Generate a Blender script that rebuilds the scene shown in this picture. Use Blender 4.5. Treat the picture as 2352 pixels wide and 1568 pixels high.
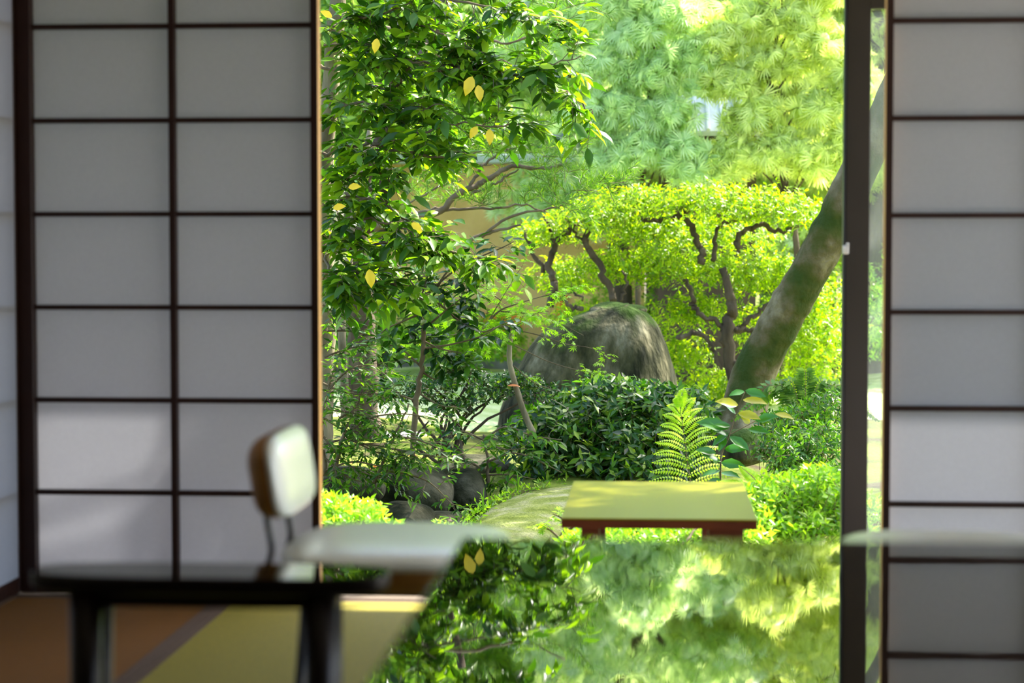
import bpy, math, random
import numpy as np
random.seed(7); rng = np.random.default_rng(7)
PI = math.pi
scn = bpy.context.scene
for o in list(bpy.data.objects): bpy.data.objects.remove(o)
COL = scn.collection

# ------------------------------------------------------------------ camera
IW, IH = 2352, 1568
LENS = 70.0; F = LENS/36*IW; YAW = .0708; PITCH = math.atan(216/F); EYE = 1.07
cam_d = bpy.data.cameras.new('camera'); cam = bpy.data.objects.new('camera', cam_d); COL.objects.link(cam)
cam_d.lens = LENS; cam_d.sensor_width = 36; cam_d.clip_start = .05; cam_d.clip_end = 400
cam.location = (0, 0, EYE); cam.rotation_euler = (PI/2-PITCH, 0, YAW)
cam_d.dof.use_dof = True; cam_d.dof.focus_distance = 11.5; cam_d.dof.aperture_fstop = 2.8
scn.camera = cam
# ------------------------------------------------------------------ sky, sun, exposure
world = bpy.data.worlds.new('sky'); scn.world = world; world.use_nodes = True
wn = world.node_tree.nodes; wl = world.node_tree.links
sky = wn.new('ShaderNodeTexSky'); sky.sky_type = 'NISHITA'; sky.sun_disc = False
sky.sun_elevation = math.radians(52); sky.sun_rotation = math.radians(50); sky.dust_density = 2.5
wn['Background'].inputs[1].default_value = .62
wl.new(sky.outputs[0], wn['Background'].inputs[0])
sun_d = bpy.data.lights.new('sun', 'SUN'); sun = bpy.data.objects.new('sun', sun_d); COL.objects.link(sun)
sun_d.energy = 17; sun_d.angle = math.radians(.6); sun_d.color = (1, .95, .84)
SUN_EL, SUN_AZ = math.radians(51), math.radians(50)      # azimuth measured from +Y towards +X
sv = (math.sin(SUN_AZ)*math.cos(SUN_EL), math.cos(SUN_AZ)*math.cos(SUN_EL), math.sin(SUN_EL))
from mathutils import Vector
sun.rotation_euler = Vector(sv).to_track_quat('Z', 'Y').to_euler()
sun.location = (3, 12, 14)
vs = scn.view_settings
vs.view_transform = 'Standard'; vs.look = 'None'; vs.gamma = 1; vs.use_curve_mapping = False; vs.exposure = 0.50

# ------------------------------------------------------------------ where a direction of view meets a plane of the room
_th, _ph = YAW, PITCH
_f = np.array([-math.sin(_th)*math.cos(_ph), math.cos(_th)*math.cos(_ph), -math.sin(_ph)])
_r = np.array([math.cos(_th), math.sin(_th), 0]); _u = np.cross(_r, _f)
def at(px, py, Y):
    v = _f+_r*(px-IW/2)/F+_u*(IH/2-py)/F
    return np.array([0, 0, EYE])+v*(Y/v[1])
def path(pts, Y=None):
    return [at(p[0], p[1], p[2] if len(p) > 2 else Y) for p in pts]

# ------------------------------------------------------------------ materials
def mat(name):
    m = bpy.data.materials.new(name); m.use_nodes = True
    nt = m.node_tree; b = nt.nodes['Principled BSDF']; return m, nt, b
def ramp(nt, stops):
    r = nt.nodes.new('ShaderNodeValToRGB'); e = r.color_ramp.elements
    while len(e) < len(stops): e.new(.5)
    for k, (p, c) in enumerate(stops): e[k].position = p; e[k].color = (*c, 1)
    return r
def noise_mat(name, stops, scale=8, rough=.8, bump=.0, stretch=(1, 1, 1), detail=6, spec=.3, bscale=None, coat=0):
    m, nt, b = mat(name)
    tc = nt.nodes.new('ShaderNodeTexCoord'); mp = nt.nodes.new('ShaderNodeMapping'); mp.inputs['Scale'].default_value = stretch
    nz = nt.nodes.new('ShaderNodeTexNoise'); nz.inputs['Scale'].default_value = scale; nz.inputs['Detail'].default_value = detail
    nt.links.new(tc.outputs['Object'], mp.inputs[0]); nt.links.new(mp.outputs[0], nz.inputs[0])
    r = ramp(nt, stops); nt.links.new(nz.outputs[0], r.inputs[0]); nt.links.new(r.outputs[0], b.inputs['Base Color'])
    b.inputs['Roughness'].default_value = rough; b.inputs['Specular IOR Level'].default_value = spec
    b.inputs['Coat Weight'].default_value = coat; b.inputs['Coat Roughness'].default_value = .06
    if bump:
        n2 = nt.nodes.new('ShaderNodeTexNoise'); n2.inputs['Scale'].default_value = bscale or scale*3; n2.inputs['Detail'].default_value = 8
        nt.links.new(mp.outputs[0], n2.inputs[0])
        bp = nt.nodes.new('ShaderNodeBump'); bp.inputs['Strength'].default_value = bump; bp.inputs['Distance'].default_value = .03
        nt.links.new(n2.outputs[0], bp.inputs['Height']); nt.links.new(bp.outputs[0], b.inputs['Normal'])
    return m
def leaf_mat(name, stops, trans=.45, rough=.32, tcol=(1.0, 1.15, .35), spec=.5):
    m, nt, b = mat(name)
    g = nt.nodes.new('ShaderNodeNewGeometry'); r = ramp(nt, stops)
    nt.links.new(g.outputs['Random Per Island'], r.inputs[0])
    nt.links.new(r.outputs[0], b.inputs['Base Color'])
    b.inputs['Roughness'].default_value = rough; b.inputs['Specular IOR Level'].default_value = spec
    t = nt.nodes.new('ShaderNodeBsdfTranslucent')
    mx = nt.nodes.new('ShaderNodeMix'); mx.data_type = 'RGBA'; mx.blend_type = 'MULTIPLY'; mx.inputs[0].default_value = 1
    nt.links.new(r.outputs[0], mx.inputs[6]); mx.inputs[7].default_value = (tcol[0]*1.5, tcol[1]*1.5, tcol[2]*1.5, 1)
    nt.links.new(mx.outputs[2], t.inputs[0])
    ms = nt.nodes.new('ShaderNodeMixShader'); ms.inputs[0].default_value = trans
    nt.links.new(b.outputs[0], ms.inputs[1]); nt.links.new(t.outputs[0], ms.inputs[2])
    nt.links.new(ms.outputs[0], nt.nodes['Material Output'].inputs[0])
    return m
M = {}
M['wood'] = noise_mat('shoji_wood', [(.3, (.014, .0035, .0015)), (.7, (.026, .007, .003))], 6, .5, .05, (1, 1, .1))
M['lit_edge_wood'] = noise_mat('lit_wood_edge', [(.3, (.62, .30, .07)), (.7, (.78, .42, .12))], 6, .5, .05, (1, 1, .1))  # amber of the garden-lit stile edge, put into the colour
M['lacquer'] = noise_mat('black_lacquer', [(.3, (.006, .003, .002)), (.7, (.010, .006, .004))], 4, .35, 0, spec=.25)
M['metal'] = noise_mat('black_metal', [(0, (.012, .014, .018)), (1, (.02, .022, .026))], 8, .35, 0, spec=.5)
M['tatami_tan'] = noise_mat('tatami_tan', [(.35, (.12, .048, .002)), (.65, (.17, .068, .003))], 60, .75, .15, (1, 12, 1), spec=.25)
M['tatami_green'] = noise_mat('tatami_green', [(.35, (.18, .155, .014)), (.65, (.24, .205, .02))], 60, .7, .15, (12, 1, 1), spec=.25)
M['heri'] = noise_mat('tatami_border_cloth', [(.3, (.07, .045, .03)), (.7, (.10, .065, .045))], 90, .9, 0)
M['plaster'] = noise_mat('plaster', [(.3, (.22, .19, .14)), (.7, (.28, .24, .18))], 20, .95, .1)
M['ceilwood'] = noise_mat('ceiling_boards', [(.3, (.74, .72, .68)), (.7, (.80, .78, .74))], 5, .8, .05, (1, .1, 1))
M['engawa'] = noise_mat('veranda_boards', [(.3, (.42, .33, .26)), (.7, (.56, .46, .38))], 6, .32, .05, (.1, 1, 1), spec=.5)
M['bench_top'] = noise_mat('varnished_board', [(.3, (.15, .14, .003)), (.7, (.22, .20, .006))], 4, .3, .03, (1, .1, 1), spec=.4, coat=.12)
M['bench_leg'] = noise_mat('red_brown_wood', [(.3, (.07, .012, .004)), (.7, (.12, .028, .008))], 6, .5, .05)
M['alum'] = noise_mat('bronze_aluminium', [(.3, (.035, .028, .022)), (.7, (.045, .036, .028))], 3, .4, 0, spec=.5)
M['chrome'] = noise_mat('latch_metal', [(.3, (.6, .6, .6)), (.7, (.75, .74, .72))], 3, .25, 0, spec=.8)
M['fabric'] = noise_mat('pale_vinyl_upholstery', [(.3, (.82, .86, .78)), (.7, (.88, .91, .85))], 60, .42, .03, bscale=300, spec=.8, coat=.8)
M['fabric'].node_tree.nodes['Principled BSDF'].inputs['Coat Roughness'].default_value = .25
M['outer'] = noise_mat('brown_pad_shade', [(.3, (.28, .13, .035)), (.7, (.38, .19, .06))], 12, .55, .05)  # shaded side of the cream chair pads, put into a brown colour
M['bark_dark'] = noise_mat('dark_bark', [(.3, (.035, .024, .014)), (.6, (.09, .065, .04)), (.8, (.17, .14, .09))], 9, .9, .6, (1, 1, .35))
M['bark_pale'] = noise_mat('pale_bark', [(.35, (.10, .08, .045)), (.55, (.20, .165, .10)), (.75, (.34, .29, .19))], 8, .85, .4, (1, 1, .4))
M['bark_thin'] = noise_mat('twig_bark', [(.3, (.08, .055, .03)), (.7, (.20, .15, .09))], 9, .85, .3)
M['bark_moss'] = noise_mat('mossy_bark', [(.36, (.03, .05, .004)), (.45, (.06, .065, .012)), (.52, (.12, .095, .045)), (.64, (.30, .25, .15))], 3.2, .95, .9, (1, 1, .8), detail=12, bscale=18)
M['moss_stone'] = None
M['stone_dark'] = noise_mat('dark_stone', [(.35, (.012, .014, .006)), (.5, (.035, .036, .018)), (.65, (.085, .08, .05))], 5, .95, 1.0, detail=12, spec=.1)
M['stone_grey'] = noise_mat('grey_stepping_stone', [(.3, (.20, .19, .17)), (.7, (.33, .32, .29))], 8, .9, .3)
M['moss'] = noise_mat('moss', [(.3, (.16, .20, .03)), (.48, (.26, .30, .07)), (.6, (.36, .36, .16)), (.75, (.45, .43, .27))], 5, 1, 1.0, detail=12, bscale=60, spec=.1)
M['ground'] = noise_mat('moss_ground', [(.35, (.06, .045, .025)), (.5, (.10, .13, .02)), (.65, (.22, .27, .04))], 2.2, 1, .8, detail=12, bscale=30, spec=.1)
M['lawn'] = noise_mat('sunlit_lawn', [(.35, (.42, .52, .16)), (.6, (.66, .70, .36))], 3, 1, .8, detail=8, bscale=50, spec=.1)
M['ochre'] = noise_mat('ochre_plaster', [(.3, (.62, .38, .13)), (.7, (.78, .52, .22))], 3, .95, .2)
M['orange'] = noise_mat('orange_paint', [(.3, (.75, .20, .03)), (.7, (.85, .28, .05))], 5, .8, 0)
M['rooftile'] = noise_mat('grey_roof_tile', [(.3, (.45, .48, .55)), (.7, (.62, .66, .74))], 5, .45, .2)
M['darkwood'] = noise_mat('weathered_dark_wood', [(.3, (.03, .02, .014)), (.7, (.06, .04, .03))], 5, .8, 0)
M['gravel_bounce'] = noise_mat('white_bounce_gravel', [(.3, (.72, .70, .66)), (.7, (.86, .84, .80))], 60, .9, .5)  # for the unseen ground added to bounce light indoors
def stone_moss():
    m, nt, b = mat('mossy_boulder')
    tc = nt.nodes.new('ShaderNodeTexCoord')
    nz = nt.nodes.new('ShaderNodeTexNoise'); nz.inputs['Scale'].default_value = 3.2; nz.inputs['Detail'].default_value = 12; nz.inputs['Roughness'].default_value = .62
    mp = nt.nodes.new('ShaderNodeMapping'); mp.inputs['Scale'].default_value = (1.5, 1.5, .6)
    nt.links.new(tc.outputs['Object'], mp.inputs[0]); nt.links.new(mp.outputs[0], nz.inputs[0])
    r = ramp(nt, [(.38, (.012, .014, .006)), (.48, (.045, .045, .02)), (.56, (.09, .082, .042)), (.68, (.20, .185, .115))]); nt.links.new(nz.outputs[0], r.inputs[0])
    g = nt.nodes.new('ShaderNodeNewGeometry'); sp = nt.nodes.new('ShaderNodeSeparateXYZ'); nt.links.new(g.outputs['Normal'], sp.inputs[0])
    n2 = nt.nodes.new('ShaderNodeTexNoise'); n2.inputs['Scale'].default_value = 2.2; n2.inputs['Detail'].default_value = 8
    nt.links.new(tc.outputs['Object'], n2.inputs[0])
    ad = nt.nodes.new('ShaderNodeMath'); ad.operation = 'MULTIPLY_ADD'; nt.links.new(n2.outputs[0], ad.inputs[0]); ad.inputs[1].default_value = 2.2
    nt.links.new(sp.outputs[2], ad.inputs[2])
    mr = nt.nodes.new('ShaderNodeMapRange'); nt.links.new(ad.outputs[0], mr.inputs[0]); mr.inputs[1].default_value = 1.75; mr.inputs[2].default_value = 2.05
    mx = nt.nodes.new('ShaderNodeMix'); mx.data_type = 'RGBA'; nt.links.new(mr.outputs[0], mx.inputs[0])
    nt.links.new(r.outputs[0], mx.inputs[6]); mx.inputs[7].default_value = (.028, .058, .004, 1)
    nt.links.new(mx.outputs[2], b.inputs['Base Color']); b.inputs['Roughness'].default_value = .95; b.inputs['Specular IOR Level'].default_value = .15
    n3 = nt.nodes.new('ShaderNodeTexNoise'); n3.inputs['Scale'].default_value = 14; n3.inputs['Detail'].default_value = 10
    nt.links.new(mp.outputs[0], n3.inputs[0])
    bp = nt.nodes.new('ShaderNodeBump'); bp.inputs['Strength'].default_value = .8; bp.inputs['Distance'].default_value = .05
    nt.links.new(n3.outputs[0], bp.inputs['Height']); nt.links.new(bp.outputs[0], b.inputs['Normal'])
    return m
M['moss_stone'] = stone_moss()
def table_mat():
    m, nt, b = mat('mirror_lacquer')
    b.inputs['Base Color'].default_value = (.012, .010, .008, 1); b.inputs['Roughness'].default_value = .015
    b.inputs['IOR'].default_value = 1.95
    tc = nt.nodes.new('ShaderNodeTexCoord'); mp = nt.nodes.new('ShaderNodeMapping'); mp.inputs['Scale'].default_value = (5, 2.2, 1)
    nz = nt.nodes.new('ShaderNodeTexNoise'); nz.inputs['Scale'].default_value = 2.6; nz.inputs['Detail'].default_value = 2
    nt.links.new(tc.outputs['Object'], mp.inputs[0]); nt.links.new(mp.outputs[0], nz.inputs[0])
    mp2 = nt.nodes.new('ShaderNodeMapping'); mp2.inputs['Scale'].default_value = (1, 1, 1)
    n2 = nt.nodes.new('ShaderNodeTexNoise'); n2.inputs['Scale'].default_value = 60; n2.inputs['Detail'].default_value = 2
    nt.links.new(tc.outputs['Object'], mp2.inputs[0]); nt.links.new(mp2.outputs[0], n2.inputs[0])
    ad = nt.nodes.new('ShaderNodeMath'); ad.operation = 'MULTIPLY_ADD'; nt.links.new(n2.outputs[0], ad.inputs[0]); ad.inputs[1].default_value = .02
    nt.links.new(nz.outputs[0], ad.inputs[2])
    bp = nt.nodes.new('ShaderNodeBump'); bp.inputs['Strength'].default_value = 1; bp.inputs['Distance'].default_value = .00012
    nt.links.new(ad.outputs[0], bp.inputs['Height']); nt.links.new(bp.outputs[0], b.inputs['Normal'])
    return m
M['mirror'] = table_mat()
def paper_mat():
    m, nt, b = mat('shoji_paper')
    tc = nt.nodes.new('ShaderNodeTexCoord'); nz = nt.nodes.new('ShaderNodeTexNoise'); nz.inputs['Scale'].default_value = 90; nz.inputs['Detail'].default_value = 4
    nt.links.new(tc.outputs['Object'], nz.inputs[0]); r = ramp(nt, [(.3, (.47, .475, .505)), (.7, (.495, .50, .53))]); nt.links.new(nz.outputs[0], r.inputs[0])
    d = nt.nodes.new('ShaderNodeBsdfDiffuse'); t = nt.nodes.new('ShaderNodeBsdfTranslucent')
    nt.links.new(r.outputs[0], d.inputs[0]); nt.links.new(r.outputs[0], t.inputs[0])
    ms = nt.nodes.new('ShaderNodeMixShader'); ms.inputs[0].default_value = .5
    nt.links.new(d.outputs[0], ms.inputs[1]); nt.links.new(t.outputs[0], ms.inputs[2]); nt.links.new(ms.outputs[0], nt.nodes['Material Output'].inputs[0])
    return m
M['paper'] = paper_mat()
def glass_mat():
    m, nt, b = mat('dusty_window_glass')
    tr = nt.nodes.new('ShaderNodeBsdfTransparent'); tr.inputs[0].default_value = (.93, .96, .94, 1)
    gl = nt.nodes.new('ShaderNodeBsdfGlossy'); gl.inputs['Roughness'].default_value = .02
    fr = nt.nodes.new('ShaderNodeFresnel'); fr.inputs[0].default_value = 1.5
    ms = nt.nodes.new('ShaderNodeMixShader'); nt.links.new(fr.outputs[0], ms.inputs[0]); nt.links.new(tr.outputs[0], ms.inputs[1]); nt.links.new(gl.outputs[0], ms.inputs[2])
    di = nt.nodes.new('ShaderNodeBsdfTranslucent'); di.inputs[0].default_value = (.8, .82, .8, 1)
    m2 = nt.nodes.new('ShaderNodeMixShader'); m2.inputs[0].default_value = .09
    nt.links.new(ms.outputs[0], m2.inputs[1]); nt.links.new(di.outputs[0], m2.inputs[2]); nt.links.new(m2.outputs[0], nt.nodes['Material Output'].inputs[0])
    return m
M['glass'] = glass_mat()
G = lambda *s: list(s)
M['lf_camellia'] = leaf_mat('camellia_leaf', [(0, (.018, .06, .006)), (.4, (.06, .15, .008)), (.75, (.14, .26, .010)), (1, (.28, .40, .012))], .42, .36, spec=.35)
M['lf_shade'] = leaf_mat('deep_green_leaf', [(0, (.008, .032, .005)), (.6, (.022, .075, .008)), (.92, (.07, .17, .015)), (1, (.22, .30, .03))], .30, .30, spec=.3)
M['lf_glossy'] = leaf_mat('glossy_shrub_leaf', [(0, (.010, .040, .005)), (.5, (.03, .10, .010)), (.8, (.10, .22, .015)), (1, (.26, .36, .03))], .35, .28, spec=.35)
M['lf_small'] = leaf_mat('small_shrub_leaf', [(0, (.02, .065, .008)), (.5, (.05, .15, .012)), (1, (.17, .30, .02))], .40, .32, spec=.3)
M['lf_bush'] = leaf_mat('bright_bush_leaf', [(0, (.07, .17, .003)), (.4, (.17, .31, .003)), (1, (.34, .46, .006))], .55, .4, (1.2, 1.15, .25), .35)
M['lf_azalea'] = leaf_mat('azalea_tip_leaf', [(0, (.10, .24, .012)), (.5, (.24, .42, .02)), (1, (.46, .60, .05))], .5, .3)
M['lf_maple'] = leaf_mat('maple_leaf', [(0, (.18, .38, .005)), (1, (.36, .56, .015))], .5, .4)
M['lf_needle'] = leaf_mat('podocarp_needle', [(0, (.04, .11, .015)), (.6, (.10, .21, .02)), (1, (.22, .34, .03))], .4, .35, spec=.3)
M['lf_cypress'] = leaf_mat('cypress_spray', [(0, (.40, .50, .16)), (.5, (.58, .66, .27)), (1, (.76, .80, .40))], .5, .45, (1, 1.0, .5), .3)
M['lf_cypress2'] = leaf_mat('bluish_cypress_spray', [(0, (.36, .50, .24)), (.5, (.52, .64, .36)), (1, (.68, .76, .48))], .5, .45, (1, 1.05, .6), .3)
M['lf_back'] = leaf_mat('evergreen_leaf', [(0, (.07, .18, .04)), (.6, (.20, .38, .07)), (1, (.46, .60, .12))], .5, .3, (1, 1.05, .45))
M['lf_yellow'] = leaf_mat('yellow_leaf', [(0, (.80, .52, .02)), (1, (.90, .68, .03))], .5, .4, (1, .9, .4))
M['lf_red'] = leaf_mat('fallen_leaf', [(0, (.55, .10, .02)), (1, (.65, .28, .08))], .3, .6, (1, .6, .3))
M['lf_fern'] = leaf_mat('fern_leaf', [(0, (.30, .48, .01)), (1, (.52, .62, .02))], .55, .4)
M['lf_young'] = leaf_mat('young_sapling_leaf', [(0, (.26, .24, .02)), (1, (.42, .36, .03))], .45, .25)
M['lf_sapling'] = leaf_mat('sapling_leaf', [(0, (.015, .08, .01)), (.5, (.03, .13, .015)), (1, (.08, .20, .02))], .35, .2)

# ------------------------------------------------------------------ object helpers
def setp(o, label=None, cat=None, group=None, kind=None):
    if label: o['label'] = label
    if cat: o['category'] = cat
    if group: o['group'] = group
    if kind: o['kind'] = kind
    return o
def thing(name, label, cat, loc=(0, 0, 0), rz=0, group=None):
    o = bpy.data.objects.new(name, None); COL.objects.link(o); o.location = tuple(loc); o.rotation_euler = (0, 0, rz); o.empty_display_size = .1
    return setp(o, label, cat, group)
def link_mesh(name, me, m, parent=None, smooth=False):
    if m: me.materials.append(m)
    me.polygons.foreach_set('use_smooth', np.full(len(me.polygons), bool(smooth)))
    o = bpy.data.objects.new(name, me); COL.objects.link(o)
    if parent is not None:
        o.parent = parent
    return o
class MB:
    """collects geometry in world or local metres, builds one mesh"""
    def __init__(s): s.v = []; s.f3 = []; s.f4 = []; s.n = 0
    def raw(s, v, f3=None, f4=None):
        v = np.asarray(v, float).reshape(-1, 3)
        if f3 is not None and len(f3): s.f3.append(np.asarray(f3, int).reshape(-1, 3)+s.n)
        if f4 is not None and len(f4): s.f4.append(np.asarray(f4, int).reshape(-1, 4)+s.n)
        s.v.append(v); s.n += len(v); return s
    def box(s, c, d, bev=0):
        x, y, z = np.array(d)/2; c = np.array(c)
        if not bev:
            v = np.array([(a*x, b*y, e*z) for e in (-1, 1) for b in (-1, 1) for a in (-1, 1)])+c
            return s.raw(v, f4=[(0, 2, 3, 1), (4, 5, 7, 6), (0, 1, 5, 4), (2, 6, 7, 3), (0, 4, 6, 2), (1, 3, 7, 5)])
        # chamfered box: octagonal in plan and section through three-way inset
        v = []; idx = {}
        for a in (-1, 1):
            for b in (-1, 1):
                for e in (-1, 1):
                    for k in range(3):
                        p = np.array([a*x, b*y, e*z], float); q = np.array([a, b, e], float)*bev
                        for j in range(3):
                            if j != k: p[j] -= q[j]
                        idx[(a, b, e, k)] = len(v); v.append(p+c)
        f4 = []; f3 = []
        S = (-1, 1)
        for k in range(3):
            for sg in S:
                o = [j for j in range(3) if j != k]; ring = []
                for (p, q) in ((-1, -1), (1, -1), (1, 1), (-1, 1)):
                    t = [0, 0, 0]; t[k] = sg; t[o[0]] = p; t[o[1]] = q; ring.append(idx[(*t, k)])
                flip = (sg < 0) ^ (k == 1)
                f4.append(ring[::-1] if flip else ring)
        for k in range(3):
            o = [j for j in range(3) if j != k]
            for p in S:
                for q in S:
                    t1 = [0]*3; t2 = [0]*3; t1[k] = -1; t2[k] = 1; t1[o[0]] = t2[o[0]] = p; t1[o[1]] = t2[o[1]] = q
                    r = [idx[(*t1, o[0])], idx[(*t2, o[0])], idx[(*t2, o[1])], idx[(*t1, o[1])]]
                    flip = (p*q > 0) ^ (k == 1)
                    f4.append(r if not flip else r[::-1])
        for a in S:
            for b in S:
                for e in S:
                    r = [idx[(a, b, e, k)] for k in range(3)]
                    f3.append(r if a*b*e > 0 else r[::-1])
        return s.raw(v, f3, f4)
    def tube(s, pts, r0, r1=None, sides=8, cap=True, rough=0):
        P = np.array(pts, float); n = len(P)
        R = np.linspace(r0, r0 if r1 is None else r1, n) if np.isscalar(r0) else np.array(r0, float)
        T = np.gradient(P, axis=0); T /= np.linalg.norm(T, axis=1)[:, None]+1e-9
        a = np.array([0, 0, 1.]) if abs(T[0][2]) < .9 else np.array([1., 0, 0])
        U = np.cross(T[0], a); U /= np.linalg.norm(U); V = []
        ang = np.arange(sides)*2*PI/sides
        for i in range(n):
            U = U-T[i]*np.dot(U, T[i]); U /= np.linalg.norm(U)+1e-9; W = np.cross(T[i], U)
            rr = R[i]*(1+rough*rng.standard_normal(sides)) if rough else R[i]
            V.append(P[i]+(np.cos(ang)*rr)[:, None]*U+(np.sin(ang)*rr)[:, None]*W)
        f = []
        for i in range(n-1):
            for k in range(sides):
                k2 = (k+1) % sides; f.append((i*sides+k, i*sides+k2, (i+1)*sides+k2, (i+1)*sides+k))
        V = np.concatenate(V); f3 = []
        if cap:
            V = np.concatenate([V, P[:1], P[-1:]]); c0 = n*sides
            for k in range(sides):
                k2 = (k+1) % sides; f3 += [(k2, k, c0), ((n-1)*sides+k, (n-1)*sides+k2, c0+1)]
        return s.raw(V, f3, f)
    def build(s, name, m, parent=None, smooth=False):
        me = bpy.data.meshes.new(name)
        V = np.concatenate(s.v) if s.v else np.zeros((0, 3))
        if parent is not None and parent.type == 'EMPTY' and getattr(s, 'world', False):
            V = V-np.array(parent.location)
        f3 = np.concatenate(s.f3) if s.f3 else np.zeros((0, 3), int); f4 = np.concatenate(s.f4) if s.f4 else np.zeros((0, 4), int)
        nl = f3.size+f4.size
        me.vertices.add(len(V)); me.vertices.foreach_set('co', V.astype(np.float32).ravel())
        me.loops.add(nl); me.loops.foreach_set('vertex_index', np.concatenate([f3.ravel(), f4.ravel()]).astype(np.int32))
        me.polygons.add(len(f3)+len(f4))
        st = np.concatenate([np.arange(len(f3))*3, len(f3)*3+np.arange(len(f4))*4]).astype(np.int32)
        me.polygons.foreach_set('loop_start', st)
        me.update(calc_edges=True); me.validate()
        return link_mesh(name, me, m, parent, smooth or getattr(s, 'leaves', False))
def WB():
    b = MB(); b.world = True; return b
def struct(name, mb, m, smooth=False): return setp(mb.build(name, m, None, smooth), kind='structure')
def subsurf(o, n=2):
    md = o.modifiers.new('subdiv', 'SUBSURF'); md.levels = n; md.render_levels = n
def pts_of(limb, n):
    P = np.array(limb); d = np.r_[0, np.cumsum(np.linalg.norm(np.diff(P, axis=0), axis=1))]
    t = np.linspace(0, d[-1], n); return np.stack([np.interp(t, d, P[:, k]) for k in range(3)], 1)
def smooth_path(P, n):
    """Catmull-Rom through the points"""
    P = np.array(P, float); Q = np.concatenate([[2*P[0]-P[1]], P, [2*P[-1]-P[-2]]]); out = []
    for i in range(len(P)-1):
        a, b, c, d = Q[i:i+4]
        for t in np.linspace(0, 1, n, endpoint=False):
            out.append(.5*((2*b)+(-a+c)*t+(2*a-5*b+4*c-d)*t*t+(-a+3*b-3*c+d)*t**3))
    out.append(P[-1]); return np.array(out)
# leaf shapes: length along +x, normal +z, one unit long
def T_oval():
    v = [(0, 0, 0), (.16, 0, -.02), (.44, 0, -.035), (.76, 0, -.06), (1, 0, -.14),
         (.14, .12, .02), (.42, .215, .035), (.74, .145, .0), (.14, -.12, .02), (.42, -.215, .035), (.74, -.145, .0)]
    return np.array(v), [(0, 1, 5), (3, 4, 7), (0, 8, 1), (3, 10, 4)], [(1, 2, 6, 5), (2, 3, 7, 6), (1, 8, 9, 2), (2, 9, 10, 3)]
def T_lance():
    v = [(0, 0, 0), (.5, .17, .03), (.5, 0, -.03), (.5, -.17, .03), (1, 0, -.06)]
    return np.array(v), [], [(0, 2, 4, 1), (0, 3, 4, 2)]
def T_needle():
    return np.array([(0, 0, 0), (.45, .055, 0), (1, 0, -.05), (.45, -.055, 0)]), [], [(0, 3, 2, 1)]
def T_maple():
    v = []; f = []
    for k, (a, l) in enumerate(((-1.9, .45), (-1.2, .75), (-.55, .92), (0, 1), (.55, .92), (1.2, .75), (1.9, .45))):
        c, s_ = math.cos(a), math.sin(a)
        for (x, y, z) in ((0, 0, 0), (.5*l, .11*l, .0), (l, 0, -.08), (.5*l, -.11*l, 0)): v.append((c*x-s_*y, s_*x+c*y, z))
        f.append((4*k, 4*k+3, 4*k+2, 4*k+1))
    return np.array(v), [], f
def T_spray(n=7):
    v = []; f = []
    for k in range(n):
        a = (k-(n-1)/2)/(n-1)*1.7; l = 1-.35*abs(a); c, s_ = math.cos(a), math.sin(a); x0 = .12*k/n
        for (x, y, z) in ((0, 0, 0), (.5*l, .045, -.06), (l, 0, -.30), (.5*l, -.045, -.06)): v.append((c*x-s_*y+x0, s_*x+c*y, z))
        f.append((4*k, 4*k+3, 4*k+2, 4*k+1))
    return np.array(v), [], f
def T_stem():
    a = [(0, math.cos(t), math.sin(t)) for t in (0, 2.09, 4.19)]; b = [(1, .5*math.cos(t), .5*math.sin(t)) for t in (0, 2.09, 4.19)]
    return np.array(a+b), [], [(0, 1, 4, 3), (1, 2, 5, 4), (2, 0, 3, 5)]
def unit(a): return a/(np.linalg.norm(a, axis=-1, keepdims=True)+1e-9)
def scatter(mb, T, pos, fwd, up, size, width=None):
    mb.leaves = True; v, f3, f4 = T; pos = np.asarray(pos, float); n = len(pos)
    if n == 0: return
    fwd = unit(np.asarray(fwd, float)); side = unit(np.cross(up, fwd)); nr = np.cross(fwd, side)
    size = np.broadcast_to(size, (n,)); w = size if width is None else np.broadcast_to(width, (n,))
    V = pos[:, None, :]+(v[None, :, 0:1]*size[:, None, None])*fwd[:, None, :]+(v[None, :, 1:2]*w[:, None, None])*side[:, None, :]+(v[None, :, 2:3]*w[:, None, None])*nr[:, None, :]
    k = len(v); off = (np.arange(n)*k)[:, None, None]
    F3 = (np.array(f3, int)[None]+off).reshape(-1, 3) if len(f3) else None
    F4 = (np.array(f4, int)[None]+off).reshape(-1, 4) if len(f4) else None
    mb.raw(V.reshape(-1, 3), F3, F4)
OVAL, LANCE, NEEDLE, MAPLE, SPRAY, STEM = T_oval(), T_lance(), T_needle(), T_maple(), T_spray(), T_stem()
UP = np.array([0, 0, 1.])
def rdir(n, flat=.5):
    v = rng.standard_normal((n, 3)); v[:, 2] *= flat; return unit(v)
def jitter_line(p, d, L, n=6, wob=.25, droop=0):
    d = unit(np.array(d, float)); P = [np.array(p, float)]
    for i in range(n-1):
        d = unit(d+rng.standard_normal(3)*wob*.5+np.array([0, 0, -droop])); P.append(P[-1]+d*L/(n-1))
    return np.array(P)

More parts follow.
